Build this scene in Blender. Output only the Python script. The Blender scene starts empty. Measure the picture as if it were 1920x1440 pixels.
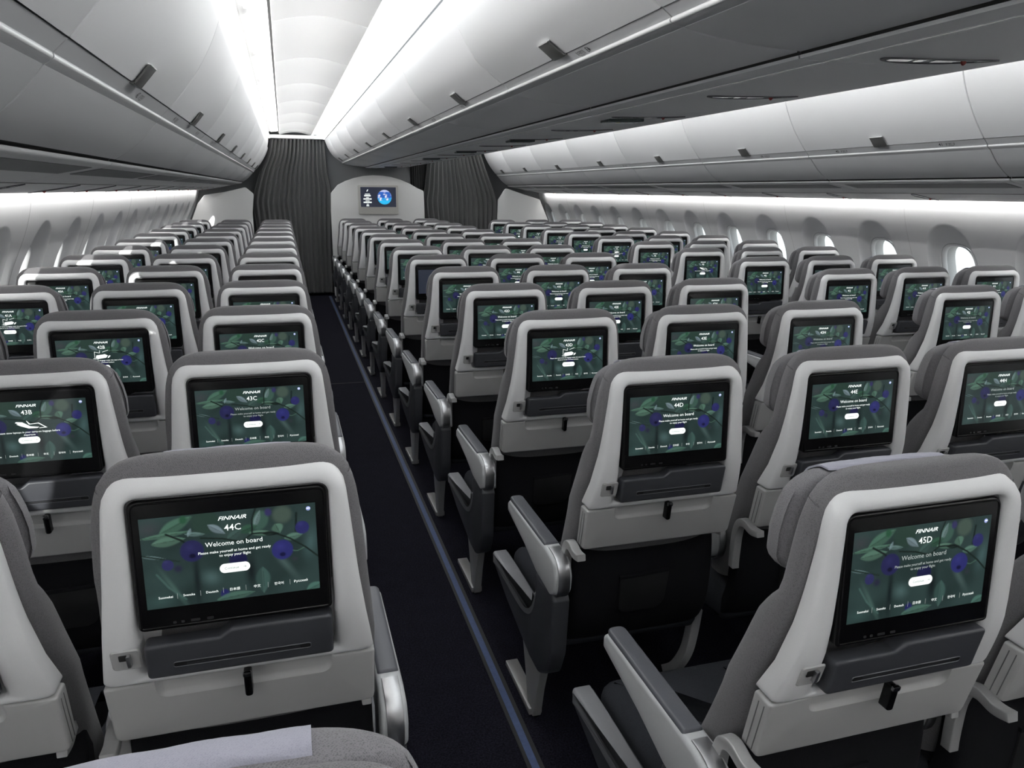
import bpy, bmesh, math, random
from math import sin, cos, pi, radians
from mathutils import Vector, Matrix
random.seed(7)
S = bpy.context.scene
COL = S.collection

# ------------------------------------------------------------------ camera
F_PX, YAW, PITCH, ROLL, CAM_H = 1418.5, .2874, .2498, .0104, 1.62
fw = Vector((sin(YAW)*cos(PITCH), cos(YAW)*cos(PITCH), -sin(PITCH)))
rt0 = Vector((cos(YAW), -sin(YAW), 0)); up0 = rt0.cross(fw)
rt = rt0*cos(ROLL) + up0*sin(ROLL); up = -rt0*sin(ROLL) + up0*cos(ROLL)
cd = bpy.data.cameras.new('camera'); cam = bpy.data.objects.new('camera', cd); COL.objects.link(cam)
M = Matrix.Identity(4)
for i in range(3):
    M[i][0] = rt[i]; M[i][1] = up[i]; M[i][2] = -fw[i]
M[2][3] = CAM_H
cam.matrix_world = M
cd.sensor_width = 36; cd.lens = F_PX/1920*36; cd.clip_start = .02; cd.clip_end = 200
cd.dof.use_dof = False
S.camera = cam

def project(p):
    q = Vector(p) - Vector((0, 0, CAM_H)); d = q.dot(fw)
    if d < .05: return None
    return 960 + F_PX*q.dot(rt)/d, 720 - F_PX*q.dot(up)/d

# ------------------------------------------------------------------ materials
def node_mat(name):
    m = bpy.data.materials.new(name); m.use_nodes = True
    nt = m.node_tree
    return m, nt, nt.nodes['Principled BSDF']

def mat(name, col, rough=.5, metal=0, spec=.5, bump=0, bscale=200, var=0, coat=0):
    m, nt, b = node_mat(name)
    b.inputs['Base Color'].default_value = (*col, 1)
    b.inputs['Roughness'].default_value = rough
    b.inputs['Metallic'].default_value = metal
    b.inputs['Specular IOR Level'].default_value = spec
    b.inputs['Coat Weight'].default_value = coat
    tc = nt.nodes.new('ShaderNodeTexCoord')
    n = nt.nodes.new('ShaderNodeTexNoise'); n.inputs['Scale'].default_value = bscale
    n.inputs['Detail'].default_value = 3
    nt.links.new(tc.outputs['Object'], n.inputs['Vector'])
    if bump:
        bp = nt.nodes.new('ShaderNodeBump'); bp.inputs['Strength'].default_value = bump
        bp.inputs['Distance'].default_value = .001
        nt.links.new(n.outputs['Fac'], bp.inputs['Height']); nt.links.new(bp.outputs['Normal'], b.inputs['Normal'])
    v = max(var, .02)
    mx = nt.nodes.new('ShaderNodeMapRange'); mx.inputs['From Min'].default_value = .3; mx.inputs['From Max'].default_value = .7
    mx.inputs['To Min'].default_value = 1-v; mx.inputs['To Max'].default_value = 1+v
    nt.links.new(n.outputs['Fac'], mx.inputs['Value'])
    hs = nt.nodes.new('ShaderNodeHueSaturation'); hs.inputs['Color'].default_value = (*col, 1)
    nt.links.new(mx.outputs['Result'], hs.inputs['Value']); nt.links.new(hs.outputs['Color'], b.inputs['Base Color'])
    return m

def fabric(name, ca, cb, scale=420, bump=.5, rough=.9):
    """woven cloth: two yarn colours alternating in a fine diagonal weave"""
    m, nt, b = node_mat(name); N = nt.nodes; L = nt.links
    tc = N.new('ShaderNodeTexCoord')
    mp = N.new('ShaderNodeMapping'); mp.inputs['Rotation'].default_value = (.5, .6, .8)
    L.new(tc.outputs['Object'], mp.inputs['Vector'])
    vo = N.new('ShaderNodeTexVoronoi'); vo.inputs['Scale'].default_value = scale; vo.inputs['Randomness'].default_value = .55
    no = N.new('ShaderNodeTexNoise'); no.inputs['Scale'].default_value = scale*.9; no.inputs['Detail'].default_value = 2
    L.new(mp.outputs['Vector'], vo.inputs['Vector']); L.new(tc.outputs['Object'], no.inputs['Vector'])
    ad = N.new('ShaderNodeMath'); ad.operation = 'ADD'
    L.new(vo.outputs['Distance'], ad.inputs[0]); L.new(no.outputs['Fac'], ad.inputs[1])
    cr = N.new('ShaderNodeValToRGB')
    cr.color_ramp.elements[0].position = .55; cr.color_ramp.elements[0].color = (*ca, 1)
    cr.color_ramp.elements[1].position = 1.25 if False else 1.0; cr.color_ramp.elements[1].color = (*cb, 1)
    L.new(ad.outputs[0], cr.inputs['Fac']); L.new(cr.outputs['Color'], b.inputs['Base Color'])
    bp = N.new('ShaderNodeBump'); bp.inputs['Strength'].default_value = bump; bp.inputs['Distance'].default_value = .0012
    bp.invert = True
    L.new(vo.outputs['Distance'], bp.inputs['Height']); L.new(bp.outputs['Normal'], b.inputs['Normal'])
    b.inputs['Roughness'].default_value = rough; b.inputs['Specular IOR Level'].default_value = .2
    b.inputs['Sheen Weight'].default_value = .12 if ca[0] > .06 else 0
    return m

def emit(name, col, strength):
    m, nt, b = node_mat(name)
    b.inputs['Base Color'].default_value = (.02, .02, .02, 1) if strength < 3 else (.8, .8, .8, 1)
    b.inputs['Emission Color'].default_value = (*col, 1); b.inputs['Emission Strength'].default_value = strength
    b.inputs['Roughness'].default_value = .35
    return m

WHITE_PLASTIC = mat('white_plastic', (.86, .86, .865), .40, bump=.06, bscale=900)
GREY_PLASTIC = mat('light_grey_plastic', (.47, .47, .467), .45, bump=.06, bscale=900)
ARM_WHITE = mat('armrest_white', (.60, .61, .62), .35)
SLATE = mat('slate_plastic', (.052, .054, .063), .42, bump=.05, bscale=900)
SLATE_LIGHT = mat('slate_trim', (.25, .255, .27), .42)
BLACK_GLOSS = mat('black_gloss', (.0035, .0035, .004), .22, spec=.3)
BLACK = mat('black_plastic', (.008, .008, .009), .5)
CHROME = mat('dark_chrome', (.30, .30, .31), .22, metal=1)
METAL = mat('satin_metal', (.55, .55, .56), .35, metal=1)
LEG_HIGHLIGHT = mat('leg_paint', (.72, .72, .72), .3, metal=.2)  # pale base colour paints in the bright highlights of the metal leg
BRACKET = mat('bracket_grey', (.42, .42, .42), .4, metal=.3)
FABRIC = fabric('grey_weave', (.112, .109, .113), (.195, .191, .199), 560, .45)
FABRIC_HEAD = fabric('headrest_weave', (.122, .119, .127), (.215, .210, .222), 560, .45)
CUSHION = fabric('dark_cushion_weave', (.016, .0175, .022), (.040, .043, .051), 520, .35)
SKIRT = fabric('black_skirt_weave', (.0025, .0025, .0032), (.0075, .0075, .0095), 520, .3)
NET = mat('black_net', (.005, .005, .006), .7, bump=.8, bscale=700)
COVER = fabric('lilac_cover_cloth', (.33, .33, .40), (.40, .40, .47), 700, .15)
SEAM = mat('seam_thread', (.05, .05, .052), .9)
BIN = mat('bin_white', (.74, .745, .755), .38, bump=.03, bscale=700)
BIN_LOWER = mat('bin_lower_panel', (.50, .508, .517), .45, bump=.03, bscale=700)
BIN_UNDER = mat('bin_underside', (.72, .73, .74), .45, bump=.03, bscale=700)
SERVICE = mat('service_panel_grey', (.60, .605, .61), .5, bump=.03, bscale=700)
GRILLE = mat('vent_grille', (.20, .205, .21), .6, bump=1.0, bscale=500)
SLOT = mat('dark_slot', (.02, .02, .02), .8)
EDGE = mat('bin_edge_white', (.86, .865, .87), .25)  # rounded bin edge, whitened to paint in its highlight
LATCH = mat('latch_grey', (.16, .16, .155), .35, metal=.5)
LATCH_EDGE = mat('latch_edge', (.7, .7, .7), .3)
INK = mat('placard_ink', (.02, .02, .02), .6)
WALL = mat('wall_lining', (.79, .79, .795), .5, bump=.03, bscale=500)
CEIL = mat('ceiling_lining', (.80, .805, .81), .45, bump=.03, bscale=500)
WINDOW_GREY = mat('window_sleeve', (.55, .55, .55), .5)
BULK = mat('bulkhead_lining', (.84, .84, .83), .5, bump=.03, bscale=400)
END_GREY = mat('end_wall_grey', (.13, .135, .14), .7)
CURTAIN = fabric('curtain_cloth', (.085, .086, .086), (.13, .131, .131), 500, .2)
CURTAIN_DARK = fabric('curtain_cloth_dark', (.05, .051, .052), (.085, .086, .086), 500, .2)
RED = mat('red_tag', (.22, .012, .01), .5)
SIGN_GREEN = mat('sign_glass', (.028, .045, .045), .25)
BLUE_STRIP = mat('floor_path_blue', (.055, .085, .19), .5, var=.1, bscale=60)
CLEAR_SIGN = mat('light_lens', (.75, .75, .75), .15)

def carpet():
    m, nt, b = node_mat('navy_carpet'); N = nt.nodes; L = nt.links
    tc = N.new('ShaderNodeTexCoord')
    n1 = N.new('ShaderNodeTexNoise'); n1.inputs['Scale'].default_value = 170; n1.inputs['Detail'].default_value = 4; n1.inputs['Roughness'].default_value = .8
    n2 = N.new('ShaderNodeTexNoise'); n2.inputs['Scale'].default_value = 14; n2.inputs['Detail'].default_value = 3
    L.new(tc.outputs['Object'], n1.inputs['Vector']); L.new(tc.outputs['Object'], n2.inputs['Vector'])
    cr = N.new('ShaderNodeValToRGB'); e = cr.color_ramp.elements
    e[0].position = .40; e[0].color = (.0035, .0035, .006, 1); e[1].position = .70; e[1].color = (.026, .025, .040, 1)
    L.new(n1.outputs['Fac'], cr.inputs['Fac'])
    mr = N.new('ShaderNodeMapRange'); mr.inputs['To Min'].default_value = .75; mr.inputs['To Max'].default_value = 1.25
    L.new(n2.outputs['Fac'], mr.inputs['Value'])
    hs = N.new('ShaderNodeHueSaturation'); L.new(cr.outputs['Color'], hs.inputs['Color']); L.new(mr.outputs['Result'], hs.inputs['Value'])
    L.new(hs.outputs['Color'], b.inputs['Base Color'])
    bp = N.new('ShaderNodeBump'); bp.inputs['Strength'].default_value = .6; bp.inputs['Distance'].default_value = .003
    L.new(n1.outputs['Fac'], bp.inputs['Height']); L.new(bp.outputs['Normal'], b.inputs['Normal'])
    b.inputs['Roughness'].default_value = .95; b.inputs['Specular IOR Level'].default_value = .1
    return m
CARPET = carpet()

def glass():
    m, nt, b = node_mat('window_glass'); N = nt.nodes; L = nt.links
    N.remove(b)
    out = [n for n in N if n.type == 'OUTPUT_MATERIAL'][0]
    t = N.new('ShaderNodeBsdfTransparent'); t.inputs['Color'].default_value = (.93, .96, .95, 1)
    g = N.new('ShaderNodeBsdfGlossy'); g.inputs['Roughness'].default_value = .05
    mx = N.new('ShaderNodeMixShader'); mx.inputs['Fac'].default_value = .06
    L.new(t.outputs[0], mx.inputs[1]); L.new(g.outputs[0], mx.inputs[2]); L.new(mx.outputs[0], out.inputs['Surface'])
    return m
GLASS = glass()

LAMP_WHITE = emit('ceiling_lamp_white', (1, .985, .95), 2.4)
LAMP_BLUE = emit('ceiling_lamp_cool', (.90, .97, 1), 2.6)
LED_COVE = emit('cove_led', (1, .99, .97), 3)
LED_WALL = emit('wall_wash_led', (1, .99, .97), 20)
TEXT_WHITE = emit('screen_white', (.93, 1, .97), 1.0)
TEXT_DIM = emit('screen_grey', (.75, .85, .82), .45)
TEXT_DARK = emit('screen_dark_ink', (.2, .25, .22), .35)
SCREEN_OFF = emit('screen_idle', (.012, .016, .028), 1.0)

def screen_mat(name, strength):
    m, nt, b = node_mat(name)
    a = nt.nodes.new('ShaderNodeVertexColor'); a.layer_name = 'picture'
    b.inputs['Base Color'].default_value = (.006, .006, .007, 1)
    b.inputs['Roughness'].default_value = .25; b.inputs['Specular IOR Level'].default_value = .35
    nt.links.new(a.outputs['Color'], b.inputs['Emission Color']); b.inputs['Emission Strength'].default_value = strength
    return m
SCREEN = screen_mat('screen_picture', 1.0)
for _m in (SCREEN, TEXT_WHITE, TEXT_DIM, TEXT_DARK, SCREEN_OFF): _m.cycles.emission_sampling = 'NONE'

# ------------------------------------------------------------------ mesh helpers
class MB:
    def __init__(s): s.v = []; s.f = []; s.m = []
    def add(s, v, f, m=0, mp=None):
        o = len(s.v)
        s.v += [tuple(mp(*p)) if mp else tuple(p) for p in v]
        s.f += [tuple(i+o for i in q) for q in f]; s.m += [m]*len(f)
        return s
    def mesh(s, name, mats, angle=38, smooth=True):
        me = bpy.data.meshes.new(name); me.from_pydata(s.v, [], s.f)
        for a in (mats if isinstance(mats, (list, tuple)) else [mats]): me.materials.append(a)
        me.polygons.foreach_set('material_index', s.m)
        bm = bmesh.new(); bm.from_mesh(me)
        bmesh.ops.recalc_face_normals(bm, faces=bm.faces); bm.to_mesh(me); bm.free()
        if smooth:
            me.polygons.foreach_set('use_smooth', [True]*len(me.polygons)); me.set_sharp_from_angle(angle=radians(angle))
        me.update()
        return me

def loft(rings, closed=True, cap0=True, cap1=True):
    n = len(rings[0]); v = [p for r in rings for p in r]; f = []
    for i in range(len(rings)-1):
        for j in range(n if closed else n-1):
            k = (j+1) % n
            f.append((i*n+j, i*n+k, (i+1)*n+k, (i+1)*n+j))
    if cap0: f.append(tuple(range(n)))
    if cap1: f.append(tuple(range((len(rings)-1)*n, len(rings)*n)))
    return v, f

def rpoly(pts, r, n=4):
    """polygon (list of 2-D points) with its corners rounded; r one radius or one per corner"""
    out = []; k = len(pts)
    for i in range(k):
        p = Vector(pts[i]); a = Vector(pts[i-1])-p; b = Vector(pts[(i+1) % k])-p
        ri = r[i] if isinstance(r, (list, tuple)) else r
        la, lb = a.length, b.length
        if ri <= 0 or la < 1e-9 or lb < 1e-9: out.append(tuple(p)); continue
        a.normalize(); b.normalize()
        ang = a.angle(b, pi)
        if ang > pi-.02: out.append(tuple(p)); continue
        t = min(ri/math.tan(ang/2), la*.48, lb*.48)
        A = p+a*t; B = p+b*t
        for j in range(n+1):
            s = j/n; q = A.lerp(p, s).lerp(p.lerp(B, s), s)
            out.append((q.x, q.y))
    return out

def rrect(x0, x1, z0, z1, r, n=5):
    return rpoly([(x0, z0), (x1, z0), (x1, z1), (x0, z1)], r, n)

def inset(poly, d):
    """move a polygon's points along their inner normals by d"""
    n = len(poly); A = sum(poly[i][0]*poly[(i+1) % n][1]-poly[(i+1) % n][0]*poly[i][1] for i in range(n))
    sg = 1 if A > 0 else -1; out = []
    for i in range(n):
        p = Vector(poly[i]); a = (p-Vector(poly[i-1])); b = (Vector(poly[(i+1) % n])-p)
        if a.length < 1e-9: a = b
        if b.length < 1e-9: b = a
        a.normalize(); b.normalize()
        na = Vector((-a.y, a.x))*sg; nb = Vector((-b.y, b.x))*sg
        m = na+nb
        if m.length < 1e-6: m = na
        m.normalize(); q = p+m*d/max(.5, m.dot(na)); out.append((q.x, q.y))
    return out

def slab(poly, w0, w1, b0=.003, b1=.003, nb=3):
    """outline (u, v) extruded from w0 to w1 with rounded rims"""
    rings = []
    def rim(w, b, s, order):
        for j in order:
            t = j/nb*pi/2
            q = inset(poly, b*(1-sin(t))) if b else poly
            rings.append([(x, y, w+s*b*(1-cos(t))) for x, y in q])
    if b0: rim(w0, b0, 1, range(0, nb+1))
    else: rings.append([(x, y, w0) for x, y in poly])
    if b1: rim(w1, b1, -1, range(nb, -1, -1))
    else: rings.append([(x, y, w1) for x, y in poly])
    return loft(rings)

def recessed_slab(poly, w0, w1, bev, groove, steps, nb=3):
    """slab whose w0 face carries a recess: groove outline, then (inset, depth) steps down to its floor"""
    bm = bmesh.new()
    def ring(p, w): return [bm.verts.new((x, y, w)) for x, y in p]
    def bridge(A, B):
        for i in range(len(A)):
            j = (i+1) % len(A); bm.faces.new((A[i], A[j], B[j], B[i]))
    rings = [ring(inset(poly, bev*(1-sin(j/nb*pi/2))), w0+bev*(1-cos(j/nb*pi/2))) for j in range(nb+1)]+[ring(poly, w1)]
    for A, B in zip(rings, rings[1:]): bridge(A, B)
    bm.faces.new(rings[-1])
    G = [ring(inset(groove, d), w0+h) for d, h in steps]
    for A, B in zip(G, G[1:]): bridge(A, B)
    bm.faces.new(G[-1])
    ed = []
    for R in (rings[0], G[0]):
        for i in range(len(R)):
            e = bm.edges.get((R[i], R[(i+1) % len(R)])); ed.append(e)
    bmesh.ops.triangle_fill(bm, edges=ed, use_beauty=True)
    bm.verts.index_update()
    v = [tuple(q.co) for q in bm.verts]; f = [tuple(q.index for q in p.verts) for p in bm.faces]; bm.free()
    return v, f

def strip(line, w):
    """outline of a 2-D polyline given a width (number or one per point)"""
    L = []; R = []
    for i, p in enumerate(line):
        a = Vector(line[max(0, i-1)]); b = Vector(line[min(len(line)-1, i+1)])
        t = (b-a).normalized(); n = Vector((-t.y, t.x)); h = (w[i] if isinstance(w, (list, tuple)) else w)/2
        q = Vector(p); L.append(tuple(q+n*h)); R.append(tuple(q-n*h))
    return L+R[::-1]

def smooth_line(pts, n=4):
    """Catmull-Rom through 2-D points"""
    out = []
    for i in range(len(pts)-1):
        p0 = Vector(pts[max(0, i-1)]); p1 = Vector(pts[i]); p2 = Vector(pts[i+1]); p3 = Vector(pts[min(len(pts)-1, i+2)])
        for j in range(n):
            t = j/n
            q = .5*((2*p1)+(p2-p0)*t+(2*p0-5*p1+4*p2-p3)*t*t+(3*p1-p0-3*p2+p3)*t**3)
            out.append((q.x, q.y))
    out.append(tuple(pts[-1])); return out

def interp(tab, x):
    """piecewise-linear table [(x, y) ...] in rising or falling x"""
    t = sorted(tab)
    if x <= t[0][0]: return t[0][1]
    for (a, ya), (b, yb) in zip(t, t[1:]):
        if x <= b: return ya+(yb-ya)*(x-a)/(b-a)
    return t[-1][1]

def sinterp(tab, x):
    t = sorted(tab)
    if x <= t[0][0]: return t[0][1]
    for i in range(len(t)-1):
        a, ya = t[i]; b, yb = t[i+1]
        if x <= b:
            s = (x-a)/(b-a)
            ma = (yb-t[i-1][1])/(b-t[i-1][0]) if i else (yb-ya)/(b-a)
            mb = (t[i+2][1]-ya)/(t[i+2][0]-a) if i+2 < len(t) else (yb-ya)/(b-a)
            h = b-a
            return (2*s**3-3*s*s+1)*ya+(s**3-2*s*s+s)*h*ma+(-2*s**3+3*s*s)*yb+(s**3-s*s)*h*mb
    return t[-1][1]

def obj(name, me, parent=None, loc=None):
    o = bpy.data.objects.new(name, me); COL.objects.link(o)
    if parent: o.parent = parent
    if loc: o.location = loc
    return o
def tag(o, label, cat, group=None):
    o['label'] = label; o['category'] = cat
    if group: o['group'] = group
    return o
def empty(name, loc): return obj(name, None, None, loc)
def struct(name, me, loc=None):
    o = obj(name, me, None, loc); o['kind'] = 'structure'; return o

XZ = lambda u, v, w: (u, w, v)          # outline seen from behind, depth along y
YZ = lambda u, v, w: (w, u, v)          # outline seen from the side, depth along x
XY = lambda u, v, w: (u, v, w)

# ------------------------------------------------------------------ lettering
_txt = {}
def text_geo(body, shear=0, bold=0):
    k = (body, shear, bold)
    if k not in _txt:
        c = bpy.data.curves.new('lettering', 'FONT'); c.body = body; c.size = 1; c.align_x = 'CENTER'; c.resolution_u = 2
        c.shear = shear; c.offset = bold
        o = bpy.data.objects.new('lettering', c); COL.objects.link(o); bpy.context.view_layer.update()
        me = bpy.data.meshes.new_from_object(o.evaluated_get(bpy.context.evaluated_depsgraph_get()))
        _txt[k] = ([tuple(v.co) for v in me.vertices], [tuple(p.vertices) for p in me.polygons])
        bpy.data.objects.remove(o); bpy.data.curves.remove(c); bpy.data.meshes.remove(me)
    return _txt[k]

# ------------------------------------------------------------------ seat: geometry in local axes (x right, y forward, z up)
SH_REAR = [(1.205, .026), (1.200, .017), (1.190, .006), (1.178, -.003), (1.160, -.0095), (1.14, -.0118), (1.05, -.0115), (.98, -.009), (.93, -.004), (.89, .006), (.85, .019), (.826, .028)]
SH_FRONT = [(1.205, .034), (1.190, .020), (1.170, .012), (1.113, .012), (1.044, .018), (.973, .028), (.896, .048), (.826, .080)]
SH_HALF = [(1.205, .170), (1.17, .179), (1.10, .186), (1.0, .195), (.9, .208), (.826, .219)]
def quad_loop(tl, tr, br, bl, r, m, k, edge=None):
    """closed loop with fixed counts: top, right side, bottom, left side, rounded corners"""
    P = [Vector(p) for p in (tl, tr, br, bl)]; out = []
    cnt = [m[0], m[1], m[0], m[1]]
    for i in range(4):
        p = P[i]; a = (P[i-1]-p); b = (P[(i+1) % 4]-p); la, lb = a.length, b.length; a.normalize(); b.normalize()
        A = p+a*r[i]; B = p+b*r[i]
        for j in range(k+1):
            s = j/k; out.append(A.lerp(p, s).lerp(p.lerp(B, s), s))
        nxt = P[(i+1) % 4]; C = nxt-b*r[(i+1) % 4]
        for j in range(1, cnt[i]): out.append(B.lerp(C, j/cnt[i]))
    return [(q.x, q.y) for q in out]

def make_shell():
    mm, kk = (10, 16), 6
    zt, zb = 1.203, .826
    o = quad_loop((-.172, zt), (.172, zt), (.219, zb), (-.219, zb), (.055, .055, .012, .012), mm, kk)
    # follow the measured half width along the sides
    oo = []
    for x, z in o:
        lin = .172+(.219-.172)*(zt-z)/(zt-zb); hw = interp(SH_HALF, z)
        oo.append((x*(hw/lin if abs(x) > .15 else 1), z))
    inn = quad_loop((-.150, 1.162), (.153, 1.162), (.153, .845), (-.150, .845), (.020, .020, .012, .012), mm, kk)
    def mix(t): return [(a[0]+(b[0]-a[0])*t, a[1]+(b[1]-a[1])*t) for a, b in zip(oo, inn)]
    R = []
    R.append([(x, interp(SH_FRONT, z), z) for x, z in oo])
    R.append([(x, max(interp(SH_REAR, z)+.012, 0) if False else interp(SH_REAR, z)+.010, z) for x, z in oo])
    for t, d in ((.06, .0045), (.16, .0010), (.30, -.0012), (.5, -.002), (.7, -.001), (.86, .0015), (.95, .005), (1.0, .010)):
        R.append([(x, interp(SH_REAR, z)+d, z) for x, z in mix(t)])
    R.append([(x, interp(SH_REAR, z)+.034, z) for x, z in inn])
    b = MB(); v, f = loft(R, cap0=False, cap1=True); b.add(v, f)
    return b.mesh('seat_shell', WHITE_PLASTIC, 50)

GROOVE = mat('side_groove', (.16, .16, .16), .6)
def make_lower_panel():
    b = MB()
    zt, zb = .8238, .700
    pts = [(-.218, zb), (.218, zb), (.220, zt), (.150, zt), (.136, zt+.011), (-.136, zt+.011), (-.150, zt), (-.220, zt)]
    o = rpoly(pts, [.014, .014, .006, .012, .012, .012, .012, .006], 4)
    yr = lambda z: .031+(.826-z)*.23
    g = rpoly([(-.142, .788), (.145, .788), (.145, .834), (-.142, .834)], [.022, .022, .008, .008], 7)
    v, f = recessed_slab(o, 0, .042, .005, g, [(0, 0), (.0012, .0012), (.0035, .0045), (.0065, .0080), (.0105, .0096)])
    b.add(v, f, 0, lambda u, w, d: (u, yr(w)+d, w))
    # grooves along the side of the panel
    for s in (-1, 1):
        for dy in (.012, .027):
            v, f = slab([(yr(.81)+dy-.0008, .812), (yr(.81)+dy+.0008, .812), (yr(.712)+dy+.0008, .712), (yr(.712)+dy-.0008, .712)], s*.2195, s*.2205, 0, 0)
            b.add(v, f, 1, YZ)
    return b.mesh('lower_panel', [GREY_PLASTIC, GROOVE], 40)

TRAY_Y = lambda z: -.017+(.932-z)*.20
def make_tray():
    b = MB()
    o = rpoly([(-.144, .850), (.148, .850), (.148, .932), (-.012, .932), (-.030, .918), (-.144, .918)], [.008, .008, .010, .010, .010, .010], 4)
    v, f = slab(o, 0, .03, .006, 0, 4)
    b.add(v, f, 0, lambda u, w, d: (u, TRAY_Y(w)+d, w))
    return b.mesh('tray_table', SLATE, 40)
def make_tray_slot():
    b = MB()
    g = rrect(-.104, .112, .8695, .8815, .0058, 6)
    r = [[(x, TRAY_Y(z)-.0002, z) for x, z in g], [(x, TRAY_Y(z)-.0014, z) for x, z in inset(g, .0012)], [(x, TRAY_Y(z)-.0004, z) for x, z in inset(g, .0022)]]
    v, f = loft(r, cap0=False, cap1=False); b.add(v, f, 0)
    v, f = loft([r[-1], [(x, TRAY_Y(z)-.0003, z) for x, z in inset(g, .0052)]], cap0=False, cap1=True); b.add(v, f, 1)
    for x0, x1 in ((-.103, -.083), (.093, .111)):
        g2 = rrect(x0, x1, .8708, .8805, .0045, 5)
        v, f = loft([[(x, TRAY_Y(z)-.0006, z) for x, z in g2]], cap0=False, cap1=True); b.add(v, f, 2)  # slot ends blackened to paint in their deep shade
    return b.mesh('tray_slot', [SLATE_HIGHLIGHT, SLATE_SHADE, BLACK], 40)
SLATE_SHADE = mat('slate_groove', (.022, .023, .027), .5); SLATE_HIGHLIGHT = mat('slate_lip', (.075, .077, .088), .4)  # darker floor and paler lip paint the slot's shade and highlight
def make_latch():
    b = MB()
    o = rrect(-.0065, .0065, -.026, .026, .006, 5)
    v, f = slab(o, -.011, .010, .004, 0, 3)
    b.add(v, f, 0, lambda u, w, d: (u+.005, .022+d-w*.15, .806+w))
    o = rrect(-.0072, .0072, .016, .027, .004, 4)
    v, f = slab(o, -.0122, -.006, .002, 0, 2)
    b.add(v, f, 1, lambda u, w, d: (u+.005, .022+d-w*.15, .806+w))
    return b.mesh('tray_latch', [BLACK_GLOSS, CHROME], 40)
def make_hook():
    b = MB(); y = lambda z: interp(SH_REAR, z)
    g = rrect(-.195, -.150, .868, .911, .008, 5)
    rings = [[(x, y(z)-.001, z) for x, z in g], [(x, y(z)-.0035, z) for x, z in inset(g, .003)], [(x, y(z)-.0028, z) for x, z in inset(g, .007)]]
    v, f = loft(rings, cap0=False, cap1=True); b.add(v, f, 0)
    v, f = slab(rrect(-.183, -.167, .889, .901, .002, 3), -.0035, .001, 0, 0); b.add(v, f, 1, lambda u, w, d: (u, y(w)+d, w))
    v, f = slab(rrect(-.171, -.165, .878, .902, .002, 3), -.011, -.002, .001, .001, 2); b.add(v, f, 2, lambda u, w, d: (u, y(w)+d, w))
    return b.mesh('coat_hook', [GREY_PLASTIC, SLOT, METAL], 40)

PORT = mat('port_grey', (.022, .022, .024), .4)
ZT, ZB, HW = 1.1293, .9799, .1308        # the lit picture
MON_Y = lambda z: -(ZT-z)*.052
def make_monitor():
    b = MB()
    o = rpoly([(-.147, .942), (.150, .942), (.150, 1.158), (-.147, 1.158)], [.010, .010, .019, .019], 6)
    v, f = slab(o, .0006, .03, .0045, 0, 4)
    b.add(v, f, 0, lambda u, w, d: (u, MON_Y(w)+d-.0015, w))
    # raised rim of the black frame
    i1 = inset(o, .007)
    rim = [[(x, MON_Y(z)-.0004, z) for x, z in inset(o, .0035)], [(x, MON_Y(z)-.0022, z) for x, z in inset(o, .0045)], [(x, MON_Y(z)-.0022, z) for x, z in inset(o, .006)], [(x, MON_Y(z)-.0008, z) for x, z in i1]]
    v, f = loft(rim, cap0=False, cap1=False); b.add(v, f, 0)
    for x0, x1 in ((-.070, -.056), (-.046, -.036), (-.096, -.091), (-.084, -.079)):
        v, f = slab(rrect(x0, x1, .9515, .9555, .0015, 3), 0, .004, 0, 0); b.add(v, f, 1, lambda u, w, d: (u, MON_Y(w)-.0016+d, w))
    return b.mesh('monitor', [BLACK_GLOSS, PORT], 40)

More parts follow.
